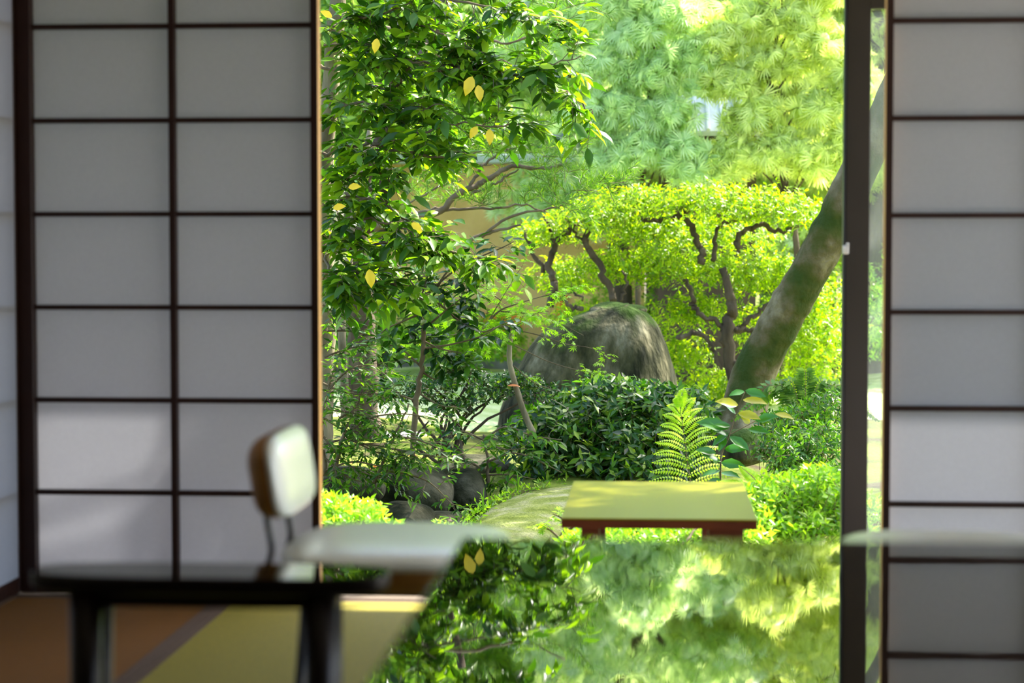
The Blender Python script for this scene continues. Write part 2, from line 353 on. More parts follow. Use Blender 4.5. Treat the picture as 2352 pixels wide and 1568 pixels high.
def leafy(wood, leaves, limb, n_tw, tw_len, leaf, T=OVAL, spacing=.045, flat=.35, droop=.06, bias=(0, 0, 0), start=.15, mode='alt', r=.004, sub=2):
    """side twigs along a limb, each carrying alternate leaves"""
    P = pts_of(limb, 60); tan = unit(np.gradient(P, axis=0)); LP = []; LF = []; LU = []; LS = []
    for i in range(n_tw):
        k = int((start+(1-start)*rng.random())*59); sd = rdir(1, flat)[0]+tan[k]*.7+np.array(bias)
        tw = jitter_line(P[k], sd, tw_len*(.5+rng.random()*.8), 6, .3, droop)
        wood.tube(tw, r, r*.4, 3, False); lines = [tw]
        for j in range(sub):
            q = tw[rng.integers(1, 4)]; s2 = jitter_line(q, unit(tw[-1]-tw[0])+rdir(1, .4)[0]*.9, tw_len*.45*(.6+rng.random()*.6), 5, .25, droop)
            wood.tube(s2, r*.6, r*.3, 3, False); lines.append(s2)
        for ln in lines:
            L = np.linalg.norm(np.diff(ln, axis=0), axis=1).sum(); m = max(3, int(L/spacing)); Q = pts_of(ln, m+1)[1:]
            tg = unit(np.gradient(Q, axis=0)) if len(Q) > 1 else unit(ln[-1:]-ln[0])
            for a in range(len(Q)):
                if mode == 'alt':
                    side = unit(np.cross(UP, tg[a])); sg = 1 if a % 2 else -1
                    LP.append(Q[a]); LF.append(tg[a]*.6+side*sg*.8+rng.standard_normal(3)*.22+np.array([0, 0, -.25])); LU.append(UP+rng.standard_normal(3)*.35)
                    LS.append(leaf*(.7+rng.random()*.5))
                else:
                    for b in range(5):
                        LP.append(Q[a]); LF.append(rdir(1, 1)[0]*.9+tg[a]*.55); LU.append(rng.standard_normal(3)); LS.append(leaf*(.7+rng.random()*.6))
    scatter(leaves, T, LP, LF, LU, np.array(LS))

def crown(leaves, wood, ells, n, leaf, T=LANCE, per=6, twig=.12, up=.5, outer=.35, r=.0025, tilt=.25, seed_up=.25, width=1.0, droop=0, low=-.6):
    """leaf rosettes on short twigs through a crown made of ellipsoids"""
    vol = np.array([e[1][0]*e[1][1]+e[1][0]*e[1][2] for e in ells]); cnt = (n*vol/vol.sum()).astype(int)
    for (c, R), m in zip(ells, cnt):
        if m < 1: continue
        d = unit(rng.standard_normal((m*2, 3))); d = d[d[:, 2] > low][:m]; m = len(d)
        rad = 1-outer*rng.random(m)**1.4
        out = d*np.array(R)*rad[:, None]*(1+.10*rng.standard_normal(m))[:, None]; P = np.array(c)+out
        ax = unit(unit(out)*.7+UP*up+rng.standard_normal((m, 3))*.3)
        if wood is not None: scatter(wood, STEM, P-ax*twig, ax, rng.standard_normal((m, 3)), np.full(m, twig), np.full(m, r))
        a0 = rng.random(m)*2*PI; u1 = unit(np.cross(ax, rng.standard_normal((m, 3)))); u2 = np.cross(ax, u1)
        for k in range(per):
            a = a0+k*2.4; rd = np.cos(a)[:, None]*u1+np.sin(a)[:, None]*u2
            fw = unit(rd+ax*seed_up+rng.standard_normal((m, 3))*tilt-UP*droop)
            scatter(leaves, T, P-ax*(twig*.5*(k/per))[..., None] if False else P-ax*twig*.5*(k/per), fw, ax+rng.standard_normal((m, 3))*tilt, leaf*(.7+.5*rng.random(m)))
def trunk(mb, pts, r0, r1, sides=12, n=6, rough=.05, wob=0):
    P = smooth_path(pts, n)
    if wob: P = P+rng.standard_normal(P.shape)*wob
    mb.tube(P, np.linspace(r0, r1, len(P))*(1+.05*rng.standard_normal(len(P))), None, sides, True, rough); return P
def blob(mb, c, R, seed=0, nu=28, nv=18, amp=.12, power=1.0, flatbase=True):
    """irregular stone"""
    r_ = np.random.default_rng(seed); fr = r_.standard_normal((9, 3))*1.6; ph = r_.random(9)*6.28; am = r_.random(9)
    V = []
    for j in range(nv+1):
        v = PI*j/nv
        for i in range(nu):
            u = 2*PI*i/nu; d = np.array([math.sin(v)*math.cos(u), math.sin(v)*math.sin(u), math.cos(v)])
            q = np.sign(d)*np.abs(d)**power
            k = 1+amp*sum(am*np.sin(fr@d*1.3+ph))/2.2
            V.append(np.array(c)+q*np.array(R)*k)
    f = [(j*nu+i, (j+1)*nu+i, (j+1)*nu+(i+1) % nu, j*nu+(i+1) % nu) for j in range(nv) for i in range(nu)]
    mb.raw(V, None, f)

# ================================================================== ROOM SHELL
YS = 5.9                                    # plane of the shoji
struct('floor', MB().box((.26, 2.0, -.03), (4.5, 7.8, .06)), M['darkwood'])
struct('trim_1', MB().box((.24, YS+.035, -.005), (4.4, .145, .05), .004), M['engawa'])          # grooved sill of the opening
struct('trim_2', MB().box((.24, YS+.03, 2.02), (4.4, .13, .09), .004), M['wood'])                # lintel
struct('wall_front', MB().box((.24, YS+.03, 2.33), (4.4, .08, .53)), M['plaster'])
struct('ceiling', MB().box((.26, 2.0, 2.62), (4.6, 7.9, .05)), M['ceilwood'])
struct('wall_back', MB().box((.26, -1.94, 1.3), (4.5, .08, 2.6)), M['plaster'])
struct('wall_right', MB().box((2.50, .30, 1.3), (.08, 4.5, 2.6)), M['plaster'])
struct('wall_right_top', MB().box((2.50, 4.25, 2.33), (.08, 3.4, .53)), M['plaster'])  # wall over an unseen opening, added to let light reach the chairs
struct('trim_9', MB().box((2.50, 4.25, 2.02), (.12, 3.4, .09), .004), M['wood'])
struct('trim_10', MB().box((2.50, 5.90, 1.3), (.10, .13, 2.6), .004), M['wood'])
struct('trim_11', MB().box((2.95, 4.6, -.03), (.80, 5.0, .05), .003), M['engawa'])  # unseen boards outside the added opening
struct('floor_bounce_gravel', MB().box((8.6, 1.6, -.20), (10.2, 11.0, .06)), M['gravel_bounce'])  # unseen ground, added to throw sunlight onto the chairs
struct('wall_left', MB().box((-1.98, 1.0, 1.3), (.08, 5.8, 2.6)), M['plaster'])
struct('trim_3', MB().box((-1.975, YS+.04, 1.3), (.085, .14, 2.6), .004), M['wood'])           # corner post
struct('trim_4', MB().box((-1.965, 4.9, 2.3), (.07, 2.0, .55)), M['plaster'])
# tatami mats
def tatami(x0, x1, y0, y1, m, label):
    t = thing('tatami_mat', label, 'tatami mat', ((x0+x1)/2, (y0+y1)/2, 0), group=None)
    lx, ly = x1-x0, y1-y0
    MB().box((0, 0, .012), (lx-.002, ly-.002, .024), .003).build('woven_surface', m, t)
    long_x = lx > ly
    for s in (-1, 1):
        if long_x: MB().box((0, s*(ly/2-.016), .0255), (lx-.004, .03, .003)).build('cloth_border', M['heri'], t)
        else: MB().box((s*(lx/2-.016), 0, .0255), (.03, ly-.004, .003)).build('cloth_border', M['heri'], t)
    return t
YF = 5.80
tatami(-1.93, -1.262, 3.98, YF, M['tatami_tan'], 'brown-looking tatami mat with turned weave, in the corner left of the diagonal border')
tatami(-1.262, -.352, 3.98, YF, M['tatami_green'], 'olive tatami mat right of the diagonal border, seen under the dark bench')
tatami(-.352, .558, 3.98, YF, M['tatami_green'], 'tatami mat between the two chairs and the threshold')
tatami(-1.262, .558, 3.07, 3.98, M['tatami_green'], 'tatami mat beneath the left fabric chair and the black bench')
struct('trim_8', MB().box((.24, YF+.03, .011), (4.4, .055, .024), .002), M['heri'])
tatami(.558, 1.468, 3.98, YF, M['tatami_green'], 'tatami mat beside the threshold at the right shoji')
tatami(.558, 2.378, 3.07, 3.98, M['tatami_green'], 'tatami mat beneath the right fabric chair')

# ================================================================== SHOJI
def shoji(name, label, x0, x1, y, bars, z0, z1, lw, rw, cols, edge_side, vertical=None, rail=.05, dep=.045, ax='x'):
    """one sliding paper screen: frame, lattice, paper"""
    t = thing(name, label, 'shoji screen', (x0, y, z0) if ax == 'x' else (y, x0, z0))
    def bx(a0, a1, b0, b1, zz0, zz1, bev=.002):
        c = ((a0+a1)/2-x0, (b0+b1)/2, (zz0+zz1)/2-z0); d = (a1-a0, b1-b0, zz1-zz0)
        if ax == 'y': c = (c[1], c[0], c[2]); d = (d[1], d[0], d[2])
        return MB().box(c, d, bev)
    st = bx(x0, x0+lw, 0, dep, z0, z1).build('stile', M['lit_edge_wood'] if edge_side < 0 else M['wood'], t)
    st2 = bx(x1-rw, x1, 0, dep, z0, z1).build('stile', M['lit_edge_wood'] if edge_side > 0 else M['wood'], t)
    for s_, (a0, a1), sd in ((st, (x0, x0+lw), -1), (st2, (x1-rw, x1), 1)):       # room face in a shade tone; the stile itself carries the lit amber
        if sd == edge_side: bx(a0-.0005 if sd > 0 else a0+.0005, a1-.0005 if sd > 0 else a1+.0005, -.004, .001, z0, z1, 0).build('shade_face', M['wood'], s_)
    bx(x0+lw, x1-rw, 0, dep, z0, z0+rail).build('rail', M['wood'], t)
    bx(x0+lw, x1-rw, 0, dep, z1-rail, z1).build('rail', M['wood'], t)
    for z in bars: bx(x0+lw, x1-rw, .008, .034, z-.0075, z+.0075, .001).build('lattice_bar', M['wood'], t)
    for x in cols: bx(x-.0095, x+.0095, .004, .036, z0+rail, z1-rail, .001).build('lattice_bar', M['wood'], t)
    bx(x0+.004, x1-.004, .036, .0375, z0+.01, z1-.01, 0).build('paper', M['paper'], t)
    return t
zb = [.046+.2810*k for k in range(7)]
LB = [.327-.281+.281*k for k in range(7)]
shoji('shoji_screen', 'paper screen of two lattice columns left of the garden opening', -1.921, -.998, YS, [z for z in LB if .1 < z < 1.9], .022, 1.975, .050, .022, [-1.442], 1)
RB = [.313+.2835*k for k in range(-1, 6)]
shoji('shoji_screen', 'paper screen right of the garden opening, beside the dark door post', .676, 1.59, YS, [z for z in RB if .1 < z < 1.9], .022, 1.975, .020, .05, [1.13], -1)
shoji('shoji_screen', 'paper screen hidden far right behind the first right screen', 1.55, 2.46, YS+.05, [z for z in RB if .1 < z < 1.9], .022, 1.975, .03, .05, [2.0], 0)
shoji('shoji_screen', 'edge-on paper screen of the side wall at the far left', 4.0, YS-.01, -1.955, [z for z in LB if .1 < z < 1.9], .022, 1.975, .05, .012, [4.8, 5.3], 0, ax='y', dep=.04)
# ================================================================== VERANDA AND EAVES
YE = 7.12
struct('trim_5', MB().box((.3, (YS+.11+YE)/2, -.03), (9.4, YE-YS-.11, .05), .003), M['engawa'])       # veranda boards
struct('ceiling_1', MB().box((.3, 6.40, 2.36), (10.4, .92, .06)), M['ceilwood'])                     # eaves
struct('trim_6', MB().box((.3, YE-.02, 2.06), (9.4, .10, .10), .004), M['darkwood'])
struct('trim_7', MB().box((.3, YE-.04, -.24), (9.4, .08, .38)), M['darkwood'])
# glass sliding door at the right (frame stile, pane, latch)
d = thing('door_1', None, None, (.667, YE, 0)); d['kind'] = 'structure'
MB().box((.050, -.01, 1.0), (.084, .035, 1.98), .003).build('door_stile', M['alum'], d)
MB().box((.0035, -.012, 1.0), (.007, .05, 1.98), .001).build('edge_strip', M['metal'], d)
MB().box((.52, -.01, .014), (.86, .035, .028), .003).build('door_rail', M['alum'], d)
MB().box((.52, -.01, 1.95), (.86, .035, .09), .003).build('door_rail', M['alum'], d)
MB().box((.99, -.01, 1.0), (.08, .035, 1.98), .003).build('door_stile', M['alum'], d)
MB().box((.52, -.01, .965), (.86, .005, 1.88)).build('glass_pane', M['glass'], d)
lt = MB().box((.008, -.045, 1.062), (.022, .02, .032), .004); lt.box((.002, -.058, 1.062), (.010, .014, .018), .002)
lt.box((.014, -.05, 1.080), (.010, .016, .014), .002); lt.build('latch', M['chrome'], d)
d = thing('door_2', None, None, (1.70, YE+.04, 0)); d['kind'] = 'structure'
MB().box((.0, -.01, 1.0), (.07, .035, 1.98), .003).build('door_stile', M['alum'], d)
MB().box((.52, -.01, .014), (.96, .035, .028), .003).build('door_rail', M['alum'], d)
MB().box((.52, -.01, 1.95), (.96, .035, .09), .003).build('door_rail', M['alum'], d)
MB().box((.52, -.01, .965), (.96, .005, 1.88)).build('glass_pane', M['glass'], d)

# ================================================================== FURNITURE
# large mirror-black table in front
TZ = .655
t = thing('lacquered_table', 'large mirror-black table in the foreground reflecting the garden', 'table', (.80, 1.85, 0))
hx, hy = 1.072, .979
tt = MB().box((0, 0, TZ-.018), (2*hx, 2*hy, .036), .003).build('tabletop', M['mirror'], t)
for sx in (-1, 1):
    for sy in (-1, 1):
        MB().box((sx*(hx-.10), sy*(hy-.10), (TZ-.036)/2+.012), (.06, .06, TZ-.036-.024), .004).build('leg', M['lacquer'], t)
ap = MB()
for s in (-1, 1): ap.box((0, s*(hy-.10), TZ-.071), (2*hx-.26, .022, .07)); ap.box((s*(hx-.10), 0, TZ-.071), (.022, 2*hy-.26, .07))
ap.build('apron', M['lacquer'], t)
# narrow dark bench with rounded ends
BZ = .525
t = thing('narrow_bench', 'narrow black bench with rounded ends below the left paper screen', 'bench', (-.745, 3.30, 0))
def rounded_slab(hx, hy, z0, z1, p=3.2, n=64, ins=.006):
    m = MB(); V = []
    prof = [(z0, .86), (z0+.006, .97), ((z0+z1)/2, 1.0), (z1-.004, .995), (z1, .97)]
    for z, k in prof:
        for i in range(n):
            a = 2*PI*i/n; c, s = math.cos(a), math.sin(a)
            x = hx*np.sign(c)*abs(c)**(2/p); y = hy*np.sign(s)*abs(s)**(2/p)
            V.append((x-(1-k)*hy*np.sign(x)*min(1, abs(c)*2), y*k, z))
    f = [(j*n+i, j*n+(i+1) % n, (j+1)*n+(i+1) % n, (j+1)*n+i) for j in range(len(prof)-1) for i in range(n)]
    f3 = []; c0 = len(V); V.append((0, 0, z0)); V.append((0, 0, z1)); top = (len(prof)-1)*n
    for i in range(n): f3 += [((i+1) % n, i, c0), (top+i, top+(i+1) % n, c0+1)]
    return m.raw(V, f3, f)
rounded_slab(.305, .082, BZ-.032, BZ).build('bench_top', M['mirror'], t, False); o = t.children[0] if t.children else [q for q in bpy.data.objects if q.parent == t][0]
o.data.materials.append(M['lacquer'])
for p_ in o.data.polygons: p_.material_index = 0 if p_.normal.z > .9 else 1
for x in (-.205, .192):
    for y in (-.035, .035):
        MB().tube([(x*1.02, y, .026), (x, y, BZ-.030)], .022, .028, 14).build('leg', M['lacquer'], t, True)
bb = MB(); bb.box((0, 0, BZ-.045), (.44, .05, .03), .003); bb.build('support_rail', M['lacquer'], t)

def pillow(mb, c, hx, hy, hz, px=3.4, pz=2.4, n=26, nv=14, half=None):
    """soft superellipsoid pad; half=+1 or -1 keeps one side of its thickness (z)"""
    V = []
    v0, v1 = {None: (0, PI), 1: (0, PI/2), -1: (PI/2, PI)}[half]
    for j in range(nv+1):
        v = v0+(v1-v0)*j/nv; cz, sz = math.cos(v), math.sin(v)
        for i in range(n*2):
            u = PI*i/n; cu, su = math.cos(u), math.sin(u); q = abs(sz)**(2/pz)
            V.append((c[0]+hx*q*np.sign(cu)*abs(cu)**(2/px), c[1]+hy*q*np.sign(su)*abs(su)**(2/px), c[2]+hz*np.sign(cz)*abs(cz)**(2/pz)))
    N = n*2; f = [(j*N+i, (j+1)*N+i, (j+1)*N+(i+1) % N, j*N+(i+1) % N) for j in range(nv) for i in range(N)]
    return mb.raw(V, None, f)
def rot_y(v, a, o):
    v = np.array(v)-o; c, s = math.cos(a), math.sin(a)
    return np.stack([v[:, 0]*c+v[:, 2]*s, v[:, 1], -v[:, 0]*s+v[:, 2]*c], 1)+o
def chair(label, loc, rz):
    """low fabric chair facing +x"""
    t = thing('fabric_chair', label, 'chair', loc, rz, None)
    SH = .522
    pillow(MB(), (-.02, 0, SH-.030), .215, .255, .030).build('seat_cushion', M['fabric'], t, True)
    pillow(MB(), (-.02, 0, SH-.034), .211, .250, .075, half=-1).build('seat_shade_side', M['outer'], t, True)  # brown lower half carries the cushion's shade as colour
    # backrest pad: thickness along x, width along y
    def back(name, hx, off, m, half=None, k=1.0):
        mb = pillow(MB(), (0, 0, 0), .200*k, .080*k, hx, 4.0, 2.8, half=half)
        v = np.concatenate(mb.v); v = np.stack([v[:, 2], v[:, 0], v[:, 1]], 1)     # z->x, x->y, y->z
        v = rot_y(v, -.16, np.zeros(3))+np.array([-.262+off, 0, .640])
        mb.v = [v]; return mb.build(name, m, t, True)
    back('backrest', .022, .030, M['fabric'], None, .99)
    back('backrest_shade_side', .055, .026, M['outer'], -1)  # brown rear half and near edge carry the pad's shade as colour
    for s in (-1, 1):
        P = smooth_path([(-.262, s*.10, .60), (-.258, s*.10, .555), (-.250, s*.10, .50), (-.256, s*.10, .45), (-.20, s*.10, .425), (-.12, s*.11, .432)], 5)
        MB().tube(P, .0062, None, 10).build('backrest_rod', M['metal'], t, True)
    fr = MB()
    for s in (-1, 1): fr.tube([(-.17, s*.17, .433), (.15, s*.17, .433)], .010, None, 10)
    for x in (-.17, .15): fr.tube([(x, -.17, .433), (x, .17, .433)], .010, None, 10)
    fr.build('frame', M['metal'], t, True)
    for sx, sy in ((-1, -1), (-1, 1), (1, -1), (1, 1)):
        x0 = -.17 if sx < 0 else .15
        MB().tube([(x0, sy*.17, .433), (x0+sx*.03, sy*.20, .028)], .011, .009, 10).build('leg', M['metal'], t, True)
    return t
chair('pale fabric chair with its backrest turned to the left screen', (-.468, 3.80, 0), 0)
chair('pale fabric chair at the right, only its seat edge showing above the black table', (.548, 3.76, 0), PI)
# veranda bench
t = thing('veranda_bench', 'low varnished yellow-green bench standing on the veranda', 'bench', (.02, 6.61, 0))
x0, x1, y0, y1, ZB = -.292, .312, 6.12, 7.10, .235
MB().box((.0, 0, ZB-.0025), (x1-x0, y1-y0, .005), .001).build('bench_top', M['bench_top'], t)
MB().box((.0, 0, ZB-.0185), (x1-x0, y1-y0, .027), .002).build('top_frame', M['bench_leg'], t)
for sx, c in ((-1, -.214), (1, .208)):
    for sy in (-1, 1): MB().box((c, sy*.40, (ZB-.032)/2), (.058 if sx < 0 else .11, .06, ZB-.030), .003).build('leg', M['bench_leg'], t)

# ================================================================== GARDEN GROUND
GZ = -.45
def gz(x, y):
    z = GZ+.04*math.sin(x*1.3+y*.7)+.03*math.sin(x*2.9-y*1.7)
    d = math.exp(-(((x+.95)/.75)**2+((y-11.0)/1.1)**2)); z -= .38*d
    return z
nx, ny = 110, 120; xs = np.linspace(-26, 26, nx); ys = 7.16+(np.linspace(0, 1, ny)**1.8)*53
xs = np.sign(xs)*(np.abs(xs)/26)**1.6*26
V = [(x, y, gz(x, y)) for y in ys for x in xs]
f = [(j*nx+i, j*nx+i+1, (j+1)*nx+i+1, (j+1)*nx+i) for j in range(ny-1) for i in range(nx-1)]
struct('floor_ground', MB().raw(V, None, f), M['ground'], True)
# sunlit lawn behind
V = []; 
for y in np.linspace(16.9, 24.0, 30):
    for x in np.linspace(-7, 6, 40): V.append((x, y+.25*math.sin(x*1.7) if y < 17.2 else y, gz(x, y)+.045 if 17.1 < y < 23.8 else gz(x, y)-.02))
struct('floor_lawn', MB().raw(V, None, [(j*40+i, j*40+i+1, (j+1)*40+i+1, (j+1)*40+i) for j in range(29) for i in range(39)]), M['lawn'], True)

# mossy bridge slab: plan outline drawn as two curves on its arched top
t = thing('mossy_stone_bridge', 'moss-covered curved stone slab crossing the hollow left of the bench', 'stone bridge', (.0, 11.3, GZ))
def bridge():
    m = MB(); nU, nW = 26, 14; V = []
    Lc = [(1040, 1262, 10.0), (1085, 1196, 10.75), (1125, 1160, 11.4), (1200, 1127, 12.1), (1300, 1110, 12.7), (1420, 1102, 13.0), (1560, 1104, 13.0)]
    Rc = [(1190, 1262, 9.85), (1262, 1228, 10.2), (1330, 1192, 10.8), (1420, 1168, 11.3), (1500, 1155, 11.6), (1600, 1148, 11.8), (1700, 1140, 12.0)]
    A = smooth_path(path(Lc), 5); B = smooth_path(path(Rc), 5); n = min(len(A), len(B))
    for layer in (0, 1):
        for i in range(n):
            for k in range(nW):
                w = k/(nW-1); p = A[i]*(1-w)+B[i]*w
                p = p.copy(); p[2] += .05*math.sin(PI*w)**.7-.02+.01*rng.standard_normal()*.4
                if layer: p[2] -= .22+.05*math.sin(i*1.1+k)
                V.append(p)
    L = n*nW; f = []
    for i in range(n-1):
        for k in range(nW-1):
            a = i*nW+k; f.append((a, a+1, a+nW+1, a+nW)); f.append((L+a, L+a+nW, L+a+nW+1, L+a+1))
    for i in range(n-1):
        a = i*nW; f.append((a, a+nW, L+a+nW, L+a)); a += nW-1; f.append((a, L+a, L+a+nW, a+nW))
    for k in range(nW-1):
        f.append((k, L+k, L+k+1, k+1)); a = (n-1)*nW+k; f.append((a, a+1, L+a+1, L+a))
    m.raw(V, None, f); return m, A, B
bm, BA, BB = bridge(); bm.world = True; o = bm.build('moss_slab', M['moss'], t, True)
# little creeping plants along the slab's left rim
lv = WB(); n = 900; k = rng.integers(0, len(BA)-1, n); w = rng.random((n, 1)); P = BA[k]*(1-w)+BA[k+1]*w+rng.standard_normal((n, 3))*np.array([.035, .03, .018])+np.array([-.015, 0, .0])
scatter(lv, LANCE, P, rdir(n, 1)+UP*.6, rng.standard_normal((n, 3))+UP, .022+.02*rng.random(n)); lv.build('creeping_plants', M['lf_azalea'], t)

def rock(label, px, py, Y, R, seed, m='stone_dark', amp=.14, power=.85, cat='rock', group=None, name='garden_rock'):
    c = at(px, py, Y); t = MB(); blob(t, (0, 0, 0), R, seed, amp=amp, power=power)
    o = t.build(name, M[m], None, True); o.location = tuple(c); subsurf(o, 1); return setp(o, label, cat, group)
rock('dark round rock nearest the bridge in the shaded hollow', 1062, 1148, 12.2, (.17, .22, .20), 3)
rock('broad dark rock left of the round one under the leaves', 940, 1140, 11.9, (.27, .25, .20), 5)
rock('dark rock lying higher, behind the round one', 1080, 1080, 13.4, (.26, .25, .10), 8)
rock('low dark rock at the bottom of the hollow', 930, 1200, 11.0, (.17, .2, .11), 11)
rock('grey rock at the foot of the pale overexposed shrub', 800, 1120, 11.5, (.22, .2, .12), 14)
rock('small dark rock wedged under the bridge rim', 1010, 1215, 11.2, (.16, .2, .10), 17)
rock('flat grey stepping stone in the moss behind the dark stems', 975, 1037, 14.5, (.28, .3, .035), 21, 'stone_grey', .08, .7, 'stepping stone', name='stepping_stone')
rock('flat grey stepping stone nearer the left tree trunks', 905, 1003, 16.0, (.30, .3, .035), 22, 'stone_grey', .08, .7, 'stepping stone', name='stepping_stone')
rock('low brown rock behind the glossy sapling', 1700, 1030, 12.0, (.20, .2, .12), 25, 'moss_stone')

# the large boulder with its cap
def big_boulder():
    Y = 15.6; outl = [(1130, 1060), (1148, 940), (1185, 850), (1220, 790), (1262, 742), (1330, 722), (1372, 704), (1440, 697), (1482, 712), (1512, 745), (1535, 800), (1548, 850), (1560, 900), (1575, 980), (1590, 1060)]
    t = thing('mossy_boulder', 'large mossy standing boulder in the middle of the garden', 'boulder', tuple(at(1370, 1040, Y)))
    P = np.array([at(x, y, Y) for x, y in outl]); zt = P[:, 2]; zb_ = P[:, 2].min(); m = MB(); base = np.array(t.location)
    # horizontal slices: left and right limit at each height, depth from width
    L = P[:8][::-1]; Rr = P[7:]; nz, na = 34, 56; V = []
    zs = np.concatenate([np.linspace(zb_, P[7][2]-.10, nz-6, endpoint=False), P[7][2]-.10*np.linspace(1, 0, 6)**2])
    for j, z in enumerate(zs):
        xl = np.interp(z, L[::-1][:, 2], L[::-1][:, 0]) if True else 0
        xr = np.interp(-z, -Rr[:, 2], Rr[:, 0])
        cx, hw = (xl+xr)/2, max((xr-xl)/2, .02)
        for i in range(na):
            a = 2*PI*i/na; c, s = math.cos(a), math.sin(a); q = 2/2.6
            ca = .035*math.sin(a*5+z*3)+.03*math.sin(a*9-z*5)+.02*math.sin(z*17+a*3)
            x = hw*np.sign(c)*abs(c)**q; y = (.25+hw*.55)*np.sign(s)*abs(s)**q
            if s < 0: ca += -.10*math.exp(-((x+.12-.06*math.sin(z*3))/.05)**2)          # vertical cleft on the near face
            k = 1+ca*abs(s); V.append((cx+x*(1+.25*ca), Y+y*k, z))
    f = [(j*na+i, j*na+(i+1) % na, (j+1)*na+(i+1) % na, (j+1)*na+i) for j in range(nz-1) for i in range(na)]
    c0 = len(V); V.append((P[7][0], Y, zs[-1])); f3 = [((nz-1)*na+i, (nz-1)*na+(i+1) % na, c0) for i in range(na)]
    m = WB().raw(V, f3, f); o = m.build('boulder_body', M['moss_stone'], t, True); subsurf(o, 1)
    c = WB(); cc = at(1405, 712, Y-.05); blob(c, cc, (.20, .26, .062), 37, amp=.26, power=.9); o = c.build('cap_stone', M['moss_stone'], t, True); o['label'] = 'flat stone slab lying on the top'
big_boulder()

# ================================================================== LEANING TREE
def leaning():
    t = thing('leaning_mossy_tree', 'thick mossy trunk leaning to the right across the bushes', 'tree', tuple(at(1700, 985, 14.5)))
    w = WB(); P = path([(1690, 1030, 14.5), (1712, 930, 14.5), (1735, 850, 14.5), (1790, 745, 14.4), (1850, 640, 14.3), (1905, 540, 14.2), (1960, 420, 14.1), (2040, 250, 14.0), (2110, 60, 13.9), (2150, -250, 13.8)])
    Q = smooth_path(P, 8); n = len(Q); r = np.interp(np.linspace(0, 1, n), [0, .08, .2, .35, .6, 1], [.23, .175, .155, .145, .14, .09])
    w.tube(Q, r*(1+.03*rng.standard_normal(n)), None, 28, True, .02)
    o = w.build('trunk', M['bark_moss'], t, True); subsurf(o, 1)
    w = WB(); trunk(w, path([(1650, 1000, 14.7), (1668, 950, 14.65), (1700, 905, 14.55)]), .07, .06, 12); w.build('root_spur', M['bark_pale'], t, True)
    w = WB(); lv = WB(); ells = []
    for (a, b, c_, R) in ((2150, -250, 13.8, .9), (2350, -420, 13.4, 1.0), (1950, -560, 14.2, .9), (2200, -750, 14.6, 1.0)):
        c = at(a, b, c_); trunk(w, [Q[-8], (Q[-8]+c)/2+rng.standard_normal(3)*.1, c], .06, .02, 8)
        ells.append((c, (R, R, R*.55)))
    crown(lv, w, ells, 1500, .07, LANCE, 6); w.build('branches', M['bark_dark'], t, True); lv.build('foliage', M['lf_bush'], t)
leaning()

# canopy trees out of view, added to shade the veranda bench, the hollow and the left screen
def canopy(label, base, top, ells, n, m='lf_camellia'):
    t = thing('added_shade_tree', label, 'tree', base); w = WB(); trunk(w, [base, (np.array(base)+top)/2+np.array([.1, 0, 0]), top], .12, .07, 12); w.build('trunk', M['bark_dark'], t, True)
    w = WB(); lv = WB()
    for c, R_ in ells: trunk(w, [top, (np.array(top)+c)/2+np.array([0, 0, .2]), c], .035, .01, 6)
    crown(lv, w, ells, n, .085, LANCE, 7, .12, .3, .95, .003, .5, .2); w.build('branches', M['bark_thin'], t, True); lv.build('foliage', M[m], t)
canopy('unseen tall tree behind the right paper screen, added to shade the bench', (4.2, 9.6, GZ), np.array([3.6, 10.2, 4.1]),
       [((2.4, 8.55, 4.1), (.75, .65, .28)), ((2.2, 9.3, 4.3), (.5, .5, .3)), ((3.1, 13.6, 4.6), (.8, .9, .3)), ((3.2, 14.9, 4.8), (.8, .8, .3)), ((2.3, 14.0, 4.7), (.8, 1.0, .3)), ((1.6, 13.2, 4.8), (.6, .8, .3)), ((3.6, 12.0, 4.6), (.6, .7, .3)), ((3.9, 15.6, 5.0), (.9, .9, .3)), ((3.3, 16.6, 5.0), (.9, .8, .3)), ((1.7, 14.6, 4.8), (.7, .5, .3)), ((2.4, 15.4, 4.8), (.7, .6, .3)), ((1.2, 15.6, 4.9), (.6, .6, .3)), ((2.6, 12.9, 4.5), (.5, .7, .3)), ((2.4, 17.9, 4.9), (.95, .6, .3)), ((1.6, 17.3, 4.9), (.6, .5, .3))], 5600)
canopy('unseen tree behind the left paper screen, added to dapple it with sun and shade', (-3.2, 9.2, GZ), np.array([-1.6, 8.9, 4.4]),
       [((.34, 8.05, 4.5), (.20, .5, .2)), ((1.24, 8.05, 4.5), (.25, .5, .2)), ((.77, 8.46, 4.55), (.4, .18, .18)), ((.8, 7.60, 4.45), (.4, .18, .18)), ((1.6, 8.1, 4.5), (.3, .5, .2)), ((-.5, 8.6, 4.6), (.6, .5, .3))], 1000)  # crown pieces ring a gap that shapes the sun patch

